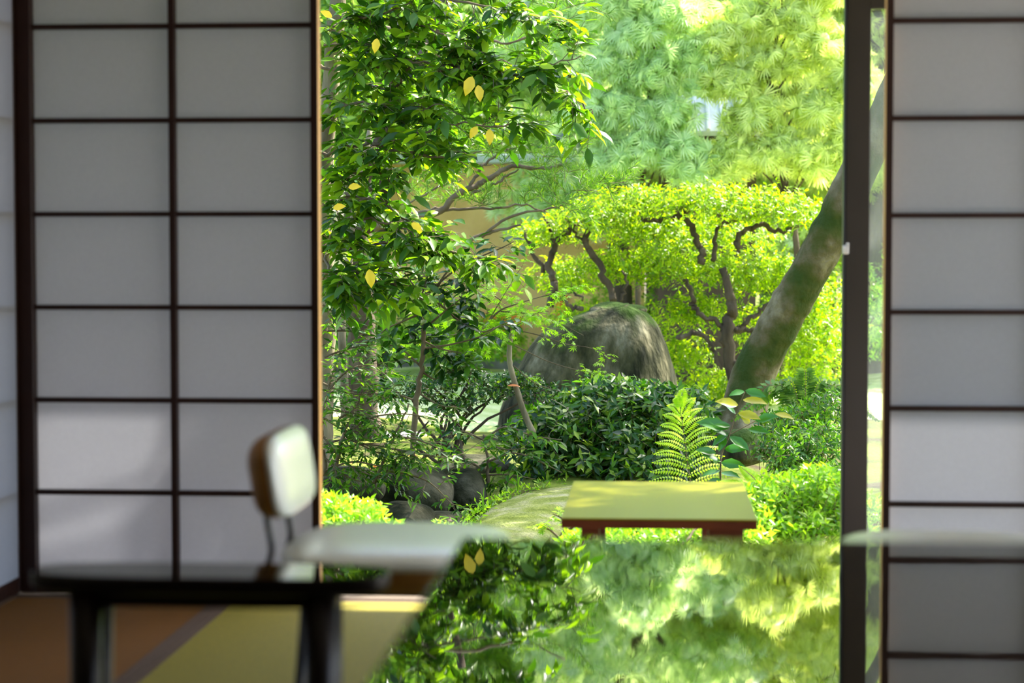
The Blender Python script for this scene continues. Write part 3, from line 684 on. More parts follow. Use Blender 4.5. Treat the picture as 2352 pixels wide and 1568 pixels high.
# ================================================================== CAMELLIA TREE (near left)
def camellia():
    t = thing('camellia_tree', 'broad glossy-leaved camellia reaching in from the upper left edge', 'tree', tuple(at(742, 1090, 11.3)))
    w = WB(); trunk(w, path([(738, 1090), (744, 900), (748, 700), (742, 480), (750, 320), (766, 120), (778, -40), (800, -330)], 11.2), .058, .045, 12)
    w.build('trunk', M['bark_pale'], t, True)
    w = WB(); lv = WB()
    limbs = [
        [(745, 75, 11.1), (800, 45, 10.9), (900, 25, 10.8), (1000, -40, 10.8)],
        [(760, 60, 11.1), (880, 45, 10.9), (980, 60, 10.8), (1080, 110, 10.7)],
        [(745, 105, 11.1), (860, 103, 10.9), (960, 150, 10.8), (1080, 160, 10.7), (1180, 172, 10.7), (1262, 150, 10.6), (1335, 128, 10.6)],
        [(745, 240, 11.1), (830, 200, 11.0), (905, 200, 10.9), (945, 150, 10.8), (1040, 150, 10.8), (1100, 165, 10.7)],
        [(742, 352, 11.1), (800, 335, 11.0), (880, 330, 10.8), (960, 305, 10.7), (1050, 285, 10.7), (1140, 290, 10.6), (1205, 282, 10.6)],
        [(860, 330, 10.9), (960, 352, 10.7), (1040, 362, 10.7), (1105, 348, 10.6)],
        [(800, -60, 11.0), (950, -20, 10.9), (1100, 15, 10.8), (1230, 40, 10.7), (1290, 60, 10.7)],
        [(1040, 150, 10.8), (1180, 175, 10.7), (1270, 200, 10.6), (1335, 235, 10.6), (1362, 262, 10.6)],
        [(740, 300, 11.1), (790, 250, 11.0), (850, 240, 10.8), (960, 250, 10.8), (1020, 240, 10.7)],
        [(735, 150, 11.1), (790, 160, 11.0), (860, 150, 10.9), (900, 190, 10.8)],
        [(740, 430, 11.1), (800, 400, 10.9), (870, 395, 10.8), (940, 420, 10.8)],
        [(740, 480, 11.1), (800, 455, 10.9), (880, 470, 10.8), (950, 520, 10.8), (1000, 545, 10.8)],
        [(742, 600, 11.1), (780, 510, 10.9), (850, 505, 10.8), (930, 530, 10.7), (990, 560, 10.7)],
        [(742, 590, 11.1), (830, 565, 10.9), (930, 560, 10.8), (1050, 585, 10.7), (1140, 600, 10.7)],
        [(740, 640, 11.1), (800, 620, 10.8), (880, 650, 10.8), (960, 640, 10.8)],
        [(745, 560, 11.1), (760, 640, 10.8), (790, 650, 10.7), (830, 660, 10.7)],
        # above the picture: what the black table mirrors
        [(790, -150, 11.1), (900, -120, 10.9), (1050, -140, 10.8), (1200, -110, 10.7)],
        [(790, -220, 11.1), (950, -230, 10.9), (1100, -200, 10.8), (1260, -190, 10.7)],
        [(800, -300, 11.1), (900, -330, 11.0), (1080, -320, 10.9), (1220, -280, 10.8)],
        [(740, -150, 11.1), (600, -180, 11.0), (480, -120, 10.9)], [(740, 60, 11.1), (620, 40, 11.0), (500, 60, 10.9)], [(740, 350, 11.1), (640, 330, 11.0), (540, 350, 10.9)]]
    for L in limbs:
        P = smooth_path(path(L), 5)+0; P[1:-1] += rng.standard_normal(P[1:-1].shape)*.008
        w.tube(P, .011, .003, 6, False); ln = np.linalg.norm(np.diff(P, axis=0), axis=1).sum()
        leafy(w, lv, P, int(ln*23), .22, .108, OVAL, .052, .45, .05, (.15, -.1, .02), .05, 'alt', .0028, 2)
    w.build('branches', M['bark_thin'], t, True); lv.build('foliage', M['lf_camellia'], t)
    for px, py, a, s in ((1085, 175, -1.9, .11), (1098, 195, -1.4, .09), (866, 88, -1.7, .08), (1124, 296, -1.5, .085), (1096, 290, -2.1, .075), (945, 512, -.6, .075), (765, 478, .2, .07), (848, 618, -1.4, .10), (800, 430, .1, .07), (763, 40, 2.6, .07)):
        m = WB(); scatter(m, OVAL, [at(px, py, 10.45)], [(math.cos(a), -.25, math.sin(a))], [(.2, -1, .35)], np.array([s]), np.array([s*1.35])); m.build('yellow_leaf', M['lf_yellow'], t)
camellia()
# smaller camellias lower down
def small_camellia(name, label, stems, limbs, Y, leaf=.085, m='lf_shade', tw=.18, dens=17, bark='bark_thin', T=OVAL, cat='shrub', spc=.05, flat=.5, sub=2):
    t = thing(name, label, cat, tuple(at(*stems[0][0][:2], Y)))
    w = WB()
    for s, r0, r1 in [(s[:-2], s[-2], s[-1]) for s in stems]: trunk(w, path(s, Y), r0, r1, 9, wob=.004)
    w.build('stem', M[bark], t, True); w = WB(); lv = WB()
    for L in limbs:
        P = smooth_path(path(L, Y), 4); w.tube(P, .007, .0025, 5, False); ln = np.linalg.norm(np.diff(P, axis=0), axis=1).sum()
        leafy(w, lv, P, max(3, int(ln*dens)), tw, leaf, T, spc, flat, .03, (0, -.1, .05), .0, 'alt', .002, sub)
    w.build('twigs', M[bark], t, True); lv.build('foliage', M[m], t); return t
small_camellia('camellia_shrub', 'dark-leaved camellia on a thin upright stem left of the boulder',
    [[(945, 1060), (955, 930), (968, 860), (972, 780), (966, 690), (968, 680), .018, .010], [(966, 685), (1000, 660), (1040, 610), (1060, 595), .009, .004]],
    [[(968, 680), (930, 655), (890, 660), (860, 640)], [(968, 690), (1020, 640), (1080, 600), (1150, 570), (1180, 555)], [(968, 760), (1040, 700), (1070, 680)], [(970, 800), (1040, 790), (1110, 770), (1160, 740)],
     [(968, 700), (900, 690), (860, 720)], [(965, 840), (920, 800), (880, 790)], [(965, 850), (1000, 870), (1040, 850), (1080, 880)], [(966, 720), (920, 740), (880, 760), (850, 800)], [(968, 780), (1010, 800), (1060, 810)], [(966, 690), (940, 640), (900, 600), (850, 600)], [(966, 690), (980, 640), (1000, 590)], [(1060, 600), (1100, 620), (1130, 640)], [(955, 920), (900, 900), (860, 880)],
     [(958, 900), (1010, 930), (1050, 935)], [(1000, 690), (1060, 740), (1100, 760)]], 11.6, .088)
small_camellia('camellia_shrub', 'shaded leafy shrub filling the lower left corner by the door edge',
    [[(760, 1100), (790, 1000), (830, 900), .014, .006], [(745, 1090), (740, 980), (760, 860), .014, .006], [(860, 1110), (900, 1010), (940, 930), .010, .005]],
    [[(790, 1000), (850, 960), (930, 950), (1000, 965)], [(780, 960), (830, 930), (900, 910)], [(750, 900), (800, 850), (850, 840), (900, 870)], [(745, 820), (800, 800), (860, 790)], [(760, 1040), (830, 1020), (900, 1030), (960, 1050)],
     [(742, 1000), (790, 1060), (850, 1090), (900, 1100)], [(745, 930), (760, 870), (780, 810)], [(745, 1050), (790, 1090), (840, 1110)], [(900, 1000), (960, 1010), (1010, 1030)], [(880, 1080), (940, 1090), (990, 1110), (1040, 1160)], [(745, 960), (800, 990), (870, 980)],
     [(742, 700), (770, 740), (790, 760)], [(742, 760), (800, 760), (850, 770)], [(742, 880), (790, 900), (850, 905), (920, 900)], [(745, 1020), (800, 1010), (870, 1040), (930, 1050)], [(745, 1080), (810, 1060), (880, 1070), (940, 1060)], [(900, 1030), (960, 1040), (1020, 1050), (1070, 1040)], [(745, 940), (820, 950), (890, 975)]], 10.9, .062, 'lf_small', .20, 26, T=LANCE, spc=.035)
small_camellia('camellia_shrub', 'low dark shrub hanging over the rocks beside the bridge',
    [[(1120, 1120), (1120, 1050), (1110, 1000), .012, .006]],
    [[(1120, 1060), (1180, 1040), (1240, 1060), (1290, 1085)], [(1110, 1010), (1060, 990), (1010, 1000)], [(1110, 1010), (1160, 980), (1220, 1000), (1290, 1010)], [(1115, 1080), (1070, 1060), (1030, 1080)], [(1120, 1090), (1170, 1090), (1230, 1100)],
     [(1110, 1000), (1150, 1030), (1210, 1030)], [(1180, 1090), (1160, 1110), (1140, 1120)]], 12.2, .065, 'lf_small', .17, 15, spc=.04)

# slim background trunks on the left
def plain_trunk(name, label, pts, Y, r0, r1, m, cat='tree', limbs=()):
    t = thing(name, label, cat, tuple(at(pts[0][0], pts[0][1], Y)))
    w = WB(); trunk(w, path(pts, Y), r0, r1, 18, rough=.03); w.build('trunk', M[m], t, True)
    if limbs:
        w = WB()
        for L in limbs: trunk(w, path(L[:-1], Y), L[-1], L[-1]*.5, 9, wob=.006)
        w.build('branches', M[m], t, True)
    return t
plain_trunk('forked_tree', 'thick patchy trunk forking behind the camellia leaves', [(842, 1010), (835, 930), (832, 800), (828, 680), (822, 560), (815, 440)], 15.0, .125, .085, 'bark_dark',
    limbs=[[(815, 440), (800, 410), (785, 380), (790, 340), .05], [(818, 450), (840, 400), (865, 360), (880, 300), (930, 200), (1010, 40), (1060, -160), .065], [(820, 430), (870, 430), (885, 400), (890, 330), .028], [(812, 430), (860, 330), (870, 300), (868, 240), .022]])
plain_trunk('slim_tree', 'slender orange-brown trunk at the left edge before the thick one', [(792, 960), (790, 860), (785, 740), (800, 620), (812, 500), (830, 400), (850, 300)], 13.0, .030, .018, 'bark_pale')
plain_trunk('dark_tree', 'dark trunk right beside the left door edge', [(742, 1040), (745, 950), (742, 860), (738, 700)], 12.4, .055, .045, 'bark_dark')

# crooked little maple
def maple():
    t = thing('crooked_maple', 'slim crooked maple stem with light green sprays before the boulder', 'tree', tuple(at(1218, 975, 12.6)))
    w = WB(); trunk(w, path([(1225, 995), (1205, 950), (1190, 905), (1172, 840), (1170, 800), (1176, 760), (1172, 750)], 12.6), .021, .014, 12, rough=.03)
    w.build('trunk', M['bark_pale'], t, True)
    w = WB(); lv = WB()
    Ls = [[(1174, 752), (1145, 750), (1110, 762), (1075, 750), (1050, 735), (1020, 700), (1022, 680), (1030, 660)], [(1108, 756), (1125, 735), (1150, 712), (1180, 700), (1240, 682), (1300, 668)],
          [(1174, 752), (1200, 740), (1230, 720), (1260, 715)], [(1120, 740), (1150, 690), (1180, 640), (1200, 610)], [(1075, 750), (1040, 715), (1000, 700), (960, 640)], [(1100, 760), (1060, 690), (1080, 640), (1120, 600)],
          [(1174, 755), (1240, 770), (1300, 790), (1360, 800), (1420, 830)], [(1176, 790), (1260, 830), (1330, 850), (1400, 860)], [(1180, 840), (1230, 880), (1290, 900)], [(1150, 715), (1210, 720), (1280, 740), (1340, 770)],
          [(1150, 690), (1100, 650), (1060, 640)], [(1100, 760), (1030, 770), (960, 780)]]
    for i, L in enumerate(Ls):
        P = smooth_path(path(L, 12.4-.15*rng.random()), 4); w.tube(P, .008 if i < 2 else .004, .0015, 5, False); ln = np.linalg.norm(np.diff(P, axis=0), axis=1).sum()
        thin = i in (6, 7, 8)
        leafy(w, lv, P, int(ln*(7 if thin else 16)), .15 if thin else .22, .032 if thin else .040, MAPLE, .028, .22, .02, (.1, -.05, 0), .1, 'alt', .0012, 1 if thin else 2)
    w.build('branches', M['bark_thin'], t, True); lv.build('foliage', M['lf_maple'], t)
maple()

# podocarp with needle tufts
def podo():
    t = thing('needle_tree', 'tree with long bare limbs and tufts of narrow needle leaves', 'tree', tuple(at(780, 1020, 14.6)))
    w = WB(); lv = WB()
    trunk(w, path([(700, 1020), (720, 700), (760, 560), (840, 520), (900, 500)], 14.6), .09, .05, 12); w.build('trunk', M['bark_dark'], t, True)
    w = WB()
    for L, r in (([(860, 520), (940, 500), (1000, 490), (1060, 440), (1100, 425), (1140, 398), (1180, 383), (1260, 388), (1300, 375)], .030), ([(1075, 440), (1100, 395), (1115, 375), (1150, 350), (1170, 340)], .014),
                 ([(1080, 445), (1130, 425), (1170, 400), (1190, 390)], .012), ([(860, 530), (960, 490), (1040, 480), (1140, 480), (1200, 470), (1260, 490)], .014), ([(960, 640), (1040, 590), (1090, 545), (1140, 530), (1200, 515)], .022),
                 ([(1100, 545), (1180, 495), (1260, 480), (1310, 470)], .012), ([(860, 500), (930, 470), (1020, 425), (1060, 415)], .010), ([(880, 60), (960, 100), (1040, 110), (1100, 90), (1180, 100), (1260, 60)], .016), ([(960, 100), (1060, 150), (1140, 140), (1230, 170)], .010),
                 ([(900, 370), (980, 365), (1080, 375), (1130, 380)], .009), ([(900, -60), (1050, -100), (1200, -80), (1300, -120)], .016)):
        trunk(w, path(L, 14.0), r, r*.35, 8, wob=.006)
    tufts = [(1130, 330), (1190, 330), (1240, 310), (1290, 330), (1310, 350), (1200, 350), (1260, 370), (1150, 370), (1280, 400), (1330, 410), (1380, 420), (1400, 440), (1290, 440), (1220, 430), (1200, 470), (1290, 470), (1340, 460),
             (1000, 440), (1050, 430), (940, 460), (1090, 470), (1140, 450), (960, 400), (1020, 390), (1180, 60), (1220, 80), (1260, 60), (1200, 110), (1150, 90), (1240, 130), (1290, 100), (1060, 60), (1100, 120), (1000, 200), (960, 240),
             (1010, 280), (900, 240), (1080, 330), (1040, 320), (1150, 20), (1260, 10), (1200, -60), (1100, -60), (1000, -90), (1290, -80), (1330, -20), (1000, 330), (920, 560)]
    for x, y in tufts:
        c = at(x+rng.normal()*8, y+rng.normal()*8, 14.0+rng.normal()*.25)
        for k in range(4):
            tw = jitter_line(c+rng.standard_normal(3)*np.array([.05, .05, .03]), rdir(1, .4)[0]+UP*.35+np.array([.3, 0, 0]), .22, 6, .35)
            w.tube(tw, .003, .0015, 3, False); Q = pts_of(tw, 26); m = len(Q)
            for r_ in range(2):
                scatter(lv, NEEDLE, Q, rdir(m, 1)+UP*.5+unit(tw[-1]-tw[0])*.6, rng.standard_normal((m, 3)), .085*(.7+.5*rng.random(m)), .055)
    w.build('branches', M['bark_thin'], t, True); lv.build('foliage', M['lf_needle'], t)
podo()

# big clipped bush tree behind the boulder
def bush_tree():
    Y = 17.2; t = thing('layered_azalea_tree', 'wide bright yellow-green bush with dark crooked stems behind the boulder', 'tree', tuple(at(1670, 985, Y)))
    w = WB()
    for L, r in (([(1690, 975), (1685, 880), (1672, 760), (1680, 700), (1660, 620)], .062), ([(1672, 770), (1650, 740), (1600, 715), (1590, 680), (1575, 640)], .028), ([(1690, 760), (1720, 740), (1760, 700), (1800, 690)], .026),
                 ([(1610, 605), (1607, 560), (1580, 510), (1545, 492), (1500, 508), (1470, 500)], .032), ([(1545, 492), (1590, 480), (1620, 470)], .018), ([(1690, 840), (1665, 790), (1670, 765), (1720, 760), (1770, 770)], .028), ([(1640, 600), (1640, 560), (1650, 520), (1700, 500)], .022),
                 ([(1690, 570), (1700, 540), (1740, 520), (1800, 530), (1850, 510)], .028), ([(1560, 775), (1600, 765), (1640, 800), (1650, 850)], .024), ([(1700, 860), (1720, 810), (1730, 770)], .03), ([(1600, 700), (1570, 690)], .012),
                 ([(1410, 690), (1385, 630), (1350, 560), (1345, 550), (1370, 500), (1400, 480)], .034), ([(1350, 565), (1320, 530), (1300, 500)], .014), ([(1420, 690), (1440, 650), (1430, 620)], .016),
                 ([(1262, 700), (1275, 660), (1262, 620), (1275, 560), (1300, 530), (1340, 500)], .036), ([(1250, 625), (1215, 560), (1210, 530)], .022), ([(1275, 556), (1260, 520), (1250, 500)], .018), ([(1340, 710), (1310, 705), (1295, 685)], .022),
                 ([(1280, 690), (1310, 670), (1340, 690)], .014)):
        trunk(w, path(L, Y), r, r*.6, 8, wob=.012)
    w.build('stems', M['bark_dark'], t, True)
    w = WB(); lv = WB(); E = []
    for x, y, rx, rz, yy in ((1600, 470, 200, 55, 0), (1750, 480, 140, 60, .1), (1450, 470, 140, 50, .1), (1350, 500, 110, 45, 0), (1250, 540, 90, 40, .3), (1850, 500, 90, 50, .3), (1620, 620, 190, 70, .5), (1500, 600, 120, 60, .3), (1780, 640, 140, 70, .7), (1400, 620, 110, 55, .6),
                             (1600, 720, 120, 60, .6), (1560, 820, 100, 80, .9), (1780, 760, 110, 80, .9), (1870, 700, 80, 120, 1.2), (1650, 900, 150, 60, 1.1), (1860, 860, 100, 100, 1.2), (1290, 640, 90, 60, .8), (1480, 520, 150, 60, .8), (1330, 740, 90, 60, 1.4), (1900, 780, 80, 100, .9),
                             (1620, 540, 200, 50, 1.0)):
        E.append((at(x, y, Y+yy), (rx/F*Y, .55, rz/F*Y)))
    crown(lv, w, E, 7500, .056, LANCE, 6, .10, .6, .8, .002, .3, .2)
    w.build('twigs', M['bark_thin'], t); lv.build('foliage', M['lf_bush'], t)
    for x, y in ((1598, 375), (1620, 392), (1715, 392), (1740, 400)):                     # shoots standing above the clipped top
        pass
bush_tree()

# dark glossy shrub in front of the boulder
def shrub(name, label, ells, Y, n, leaf, m, base, T=LANCE, per=6, bark='bark_dark', nst=6, cat='shrub', outer=.5, up=.4, twig=.1, tilt=.3, depth=.45, low=-.6, seed_up=.25, group=None, droop=0, r=.0022, str_=.012):
    t = thing(name, label, cat, tuple(at(base[0], base[1], Y)), group=group)
    E = [(at(x, y, Y+dy), (rx/F*Y, depth, rz/F*Y)) for x, y, rx, rz, dy in ells]
    w = WB(); b0 = np.array(t.location)
    for k in range(nst):
        c = E[k % len(E)][0]+rng.standard_normal(3)*.05; s = b0+np.array([rng.normal()*.08, rng.normal()*.08, 0]); mid = (s+c)/2+rng.standard_normal(3)*np.array([.08, .08, .04])
        trunk(w, [s, mid, c], str_, str_*.4, 6, wob=.004)
    w.build('stems', M[bark], t, True)
    lv = WB(); w = WB(); crown(lv, w, E, n, leaf, T, per, twig, up, outer, r, tilt, seed_up, low=low, droop=droop); w.build('twigs', M['bark_thin'], t); lv.build('foliage', M[m], t)
    return t
shrub('glossy_shrub', 'dark glossy shrub spreading in front of the large boulder', [(1400, 905, 130, 40, 0), (1530, 925, 90, 45, 0), (1300, 960, 110, 50, -.2), (1430, 990, 150, 60, -.2), (1560, 1000, 90, 60, -.1), (1330, 1040, 140, 50, -.3), (1480, 1060, 140, 45, -.4), (1230, 1010, 70, 50, -.2), (1590, 930, 50, 40, .1), (1250, 1090, 80, 30, -.3)], 13.4, 1500, .085, 'lf_glossy', (1420, 1095), LANCE, 7, nst=10, twig=.11, up=.8, tilt=.4, droop=.25, depth=.5)
shrub('fine_leaved_shrub', 'airy dark shrub with black forking stems before the sunlit lawn', [(1000, 880, 60, 35, 0), (1070, 870, 70, 40, 0), (1120, 900, 70, 45, 0), (950, 900, 60, 40, 0), (1040, 930, 60, 25, 0), (1180, 880, 60, 35, 0), (1240, 900, 50, 30, 0)], 12.8, 520, .034, 'lf_shade', (1022, 1060), OVAL, 6, nst=12, twig=.07, depth=.3, str_=.014)
shrub('round_shrub', 'grey-green shrub below the sapling at the right door edge', [(1810, 1030, 80, 45, 0), (1880, 1010, 70, 50, 0), (1790, 980, 60, 40, .4), (1900, 940, 60, 50, .6), (1850, 1080, 90, 40, -.2), (1840, 960, 60, 30, .5)], 10.6, 900, .042, 'lf_small', (1840, 1160), LANCE, 6, nst=8, depth=.35)
shrub('azalea_shrub', 'sunlit yellow-green azalea at the lower right beside the door post', [(1800, 1130, 90, 45, 0), (1880, 1120, 70, 50, 0), (1760, 1190, 80, 45, -.1), (1850, 1200, 100, 45, -.1), (1930, 1170, 60, 60, 0), (1790, 1240, 140, 40, -.2), (1990, 1190, 80, 50, 0)], 8.9, 850, .048, 'lf_azalea', (1840, 1290), LANCE, 7, nst=8, depth=.3, up=.9, seed_up=.6, low=-.4)
shrub('azalea_shrub', 'azalea strip seen underneath the veranda bench', [(1450, 1235, 100, 28, 0), (1580, 1230, 100, 30, 0), (1680, 1235, 90, 35, 0), (1350, 1240, 60, 25, 0)], 8.2, 420, .040, 'lf_azalea', (1520, 1300), LANCE, 7, nst=6, depth=.25, up=.9, seed_up=.6, low=-.3)
shrub('azalea_shrub', 'overexposed pale azalea at the lower left beside the chair back', [(760, 1180, 60, 45, 0), (830, 1185, 60, 40, 0), (780, 1220, 110, 40, 0), (700, 1180, 80, 50, .1), (620, 1190, 90, 60, .1), (890, 1230, 60, 25, 0)], 8.4, 620, .046, 'lf_azalea', (780, 1300), LANCE, 7, nst=7, depth=.3, up=1.0, seed_up=.7, low=-.3)
shrub('azalea_shrub', 'small white-lit azalea sprig at the lower edge of the bridge', [(1015, 1215, 25, 22, 0), (1040, 1225, 20, 16, 0)], 9.0, 40, .036, 'lf_azalea', (1020, 1270), LANCE, 7, nst=3, depth=.08, up=1.0, seed_up=.7, low=-.3)
small_camellia('maple_seedling', 'tiny pale maple seedling at the right foot of the bridge', [[(1290, 1270), (1290, 1230), (1300, 1200), .004, .002]],
    [[(1290, 1240), (1260, 1215), (1235, 1210)], [(1295, 1225), (1330, 1200), (1350, 1190)], [(1300, 1210), (1290, 1190), (1270, 1180)], [(1295, 1240), (1330, 1230), (1350, 1235)]], 9.2, .030, 'lf_azalea', .06, 40, T=MAPLE, spc=.02, sub=1)

# fern
def frond(mb, st, P, half, n=26, leaf=.5):
    Q = pts_of(P, n); tg = unit(np.gradient(Q, axis=0))
    for sg in (-1, 1):
        side = unit(np.cross(UP+np.array([0, -.6, 0]), tg))*sg; k = np.linspace(0, 1, n); L = half*np.sin(PI*np.clip(k*.9+.1, 0, 1))**.6
        scatter(mb, NEEDLE, Q, side+tg*.35, np.tile(UP+np.array([0, -1, 0]), (n, 1)), L, np.full(n, half*3.2))
def fern():
    t = thing('fern', 'bright yellow-green fern frond rising behind the veranda bench', 'fern', tuple(at(1590, 1150, 10.2)))
    S = smooth_path(path([(1592, 1150), (1583, 1090), (1575, 1030), (1567, 970), (1562, 935)], 10.2), 6)
    MB_ = WB(); MB_.tube(S, .0042, .0015, 6); MB_.build('stalk', M['bark_thin'], t, True)
    Q = pts_of(S, 12); 
    for i, q in enumerate(Q[2:]):
        k = (i+1)/10; L = .20*(1-k)**.6+.02
        for sg in (-1, 1):
            e = q+np.array([sg*L, -.03+.04*rng.normal(), .045*(1 if sg > 0 else .2)+.05*k]); mid = (q+e)/2+np.array([0, 0, .018])
            lv = WB(); frond(lv, None, smooth_path([q, mid, e], 4), .036, 15); lv.build('leaflet', M['lf_fern'], t)
    t2 = thing('fern', 'shaded fern drooping to the right behind the bench end', 'fern', tuple(at(1745, 1170, 9.9)))
    for (x, y), (x2, y2), (x3, y3) in (((1745, 1170), (1740, 1110), (1700, 1070)), ((1745, 1170), (1710, 1120), (1650, 1105)), ((1745, 1170), (1780, 1120), (1800, 1150))):
        P = smooth_path(path([(x, y), (x2, y2), (x3, y3)], 9.9), 6); m = WB(); m.tube(P, .003, .001, 5); m.build('stalk', M['bark_thin'], t2, True)
        lv = WB(); frond(lv, None, P, .06, 30); lv.build('leaflet', M['lf_fern'], t2)
    t3 = thing('fern', 'feathery fern in the shade right of the leaning trunk', 'fern', tuple(at(1850, 1000, 13.6)))
    for k in range(7):
        a = (k-3)*40; P = smooth_path(path([(1850, 1000), (1850+a*.6, 900-abs(k-3)*5), (1850+a, 850+abs(k-3)*25), (1850+a*1.4, 890+abs(k-3)*25)], 13.5), 5)
        m = WB(); m.tube(P, .003, .001, 4); m.build('stalk', M['bark_thin'], t3, True); lv = WB(); frond(lv, None, P, .09, 34); lv.build('leaflet', M['lf_needle'], t3)
fern()
# glossy sapling
def sapling():
    Y = 10.0; t = thing('glossy_sapling', 'young sapling with large glossy leaves beside the fern', 'sapling', tuple(at(1655, 1150, Y)))
    w = WB()
    w.tube(smooth_path(path([(1655, 1150), (1655, 1060), (1662, 1030), (1675, 1000), (1690, 950), (1710, 900)], Y), 5), .006, .0022, 7)
    w.tube(smooth_path(path([(1672, 1000), (1710, 980), (1740, 965), (1790, 948)], Y), 5), .0028, .0015, 6); w.build('stem', M['bark_thin'], t, True)
    spec = [(1710, 898, 1675, 905, 0), (1712, 896, 1758, 908, 0), (1706, 918, 1762, 922, 1), (1696, 930, 1646, 918, 1), (1690, 950, 1660, 920, 0), (1695, 948, 1746, 958, 1), (1722, 972, 1704, 955, 1), (1678, 978, 1640, 972, 0), (1675, 982, 1602, 965, 0),
            (1672, 1000, 1640, 985, 0), (1672, 995, 1634, 1022, 0), (1668, 1005, 1650, 1034, 0), (1676, 1002, 1722, 1030, 0), (1664, 1030, 1712, 1030, 0), (1735, 966, 1785, 952, 0), (1780, 950, 1824, 958, 1), (1718, 985, 1768, 990, 0),
            (1656, 1062, 1710, 1068, 0), (1656, 1060, 1612, 1040, 0), (1656, 1085, 1700, 1092, 0), (1655, 1080, 1610, 1090, 0), (1656, 1100, 1620, 1115, 0), (1645, 1040, 1600, 1030, 0)]
    for x0, y0, x1, y1, yl in spec:
        a, b = at(x0, y0, Y-.01), at(x1, y1, Y-.03-.04*rng.random()); d = b-a; L = np.linalg.norm(d); m = WB()
        scatter(m, OVAL, [a], [d], [UP*.9+np.array([0, -.8, 0])+rng.standard_normal(3)*.3], np.array([L]), np.array([max(L, .09)*1.05])); o = m.build('leaf', M['lf_young'] if yl else M['lf_sapling'], t)
sapling()
# grass blades by the bridge
for lab, bx, by, Y, tips in (('curly pale grass tuft on the left rim of the bridge', 1110, 1175, 11.0, [(1112, 1120), (1095, 1128), (1055, 1165)]), ('upright grass tuft at the top of the bridge rim', 1190, 1125, 11.9, [(1186, 1083), (1200, 1095), (1180, 1112)]), ('bleached grass blades at the lower end of the bridge', 1060, 1235, 9.3, [(1010, 1185), (1080, 1190), (1000, 1200)])):
    m = WB(); b = at(bx, by, Y)
    for x, y in tips:
        e = at(x, y, Y); mid = (b+e)/2+np.array([(b-e)[0]*.25, 0, .03]); m.tube(smooth_path([b, mid, e], 6), .0035, .0015, 4)
    t = thing('grass_tuft', lab, 'grass', tuple(b)); m.build('blades', M['lf_azalea'], t)
# fallen leaves
FL = ['reddest fallen leaf, by the trunks at the left door edge', 'fallen leaf just left of the sunny moss patch', 'fallen leaf touching its neighbour on the sunny moss patch', 'fallen leaf in the middle of the sunny moss patch', 'fallen leaf at the right end of the sunny moss patch',
      'fallen leaf on the grey rock nearest the pale azalea', 'fallen leaf above the broad dark rock', 'lowest fallen leaf beside the overexposed azalea', 'fallen leaf beside the nearer stepping stone', 'brown dead leaf caught beside the crooked maple stem', 'fallen leaf right of the flat stepping stone', 'fallen leaf on the moss between the two stepping stones']
fl = [(772, 1052), (810, 1085), (822, 1090), (845, 1092), (870, 1088), (775, 1098), (935, 1070), (760, 1108), (890, 1020), (1165, 886), (1045, 1010), (985, 1000)]
for i, (x, y) in enumerate(fl):
    a = at(x, y, 12.6 if x < 900 else 13.2); a[2] = max(gz(a[0], a[1])+.01, a[2]) if False else a[2]
    yy = (EYE-(gz(0, 12)+.012))/((EYE-a[2])/a[1]); p = at(x, y, min(yy, 15.5)); p[2] = gz(p[0], p[1])+.012
    if x == 1165: p = at(x, y, 12.55)
    m = MB(); scatter(m, OVAL, [(0, 0, 0)], [(math.cos(i*2.1), math.sin(i*2.1), .05)], [UP+rng.standard_normal(3)*.2], np.array([.085]), np.array([.10]))
    o = m.build('fallen_leaf', M['lf_red']); o.location = tuple(p)
    setp(o, FL[i], 'leaf', 'fallen leaves on the moss' if x != 1165 else None)

# ================================================================== BACKGROUND
W0 = at(900, 800, 24.5)[0]; W1 = at(1480, 800, 24.5)[0]
t = thing('ochre_garden_wall', 'ochre plaster wall with orange panels seen far behind the branches', 'wall', ((W0+W1)/2, 24.5, GZ))
hw = (W1-W0)/2
MB().box((0, 0, 1.3), (2*hw, .2, 2.5)).build('plaster_panel', M['ochre'], t); MB().box((0, -.06, .05), (2*hw+.04, .3, .22)).build('stone_base', M['stone_grey'], t)
MB().box((0, 0, 2.6), (2*hw+.1, .5, .12), .02).build('tile_coping', M['rooftile'], t)
for x, y, a, b in ((1245, 535, .16, .22), (1165, 905, .12, .14), (1150, 740, .5, .22), (1290, 715, .14, .4), (1630, 560, .2, .4)):
    p = at(x, y, 24.35)-np.array(t.location); MB().box((p[0], -.13, p[2]), (a, .05, b), .004).build('orange_panel', M['orange'], t)
t = thing('tiled_hut', 'small dark garden hut with a pale grey tiled roof among the cypresses', 'hut', tuple(at(1625, 560, 20.6)*np.array([1, 1, 0])+np.array([0, 0, GZ])))
zr = at(1625, 302, 20.6)[2]-GZ
MB().box((0, .6, zr/2), (1.0, 1.0, zr)).build('wall', M['darkwood'], t)
m = MB(); z = zr
m.raw([(-.72, -.1, z-.05), (.72, -.1, z-.05), (.55, .6, z+.34), (-.55, .6, z+.34), (-.72, -.1, z), (.72, -.1, z), (.55, .6, z+.39), (-.55, .6, z+.39), (.72, 1.3, z-.02), (-.72, 1.3, z-.02)], None, [(4, 5, 6, 7), (0, 3, 2, 1), (0, 1, 5, 4), (7, 6, 8, 9), (1, 2, 6, 5), (0, 4, 7, 3)])
for k in range(9):
    x = -.66+k*.165; m.tube([(x, -.11, z+.01), (x*.78, .6, z+.40)], .022, None, 6)
m.build('roof', M['rooftile'], t)

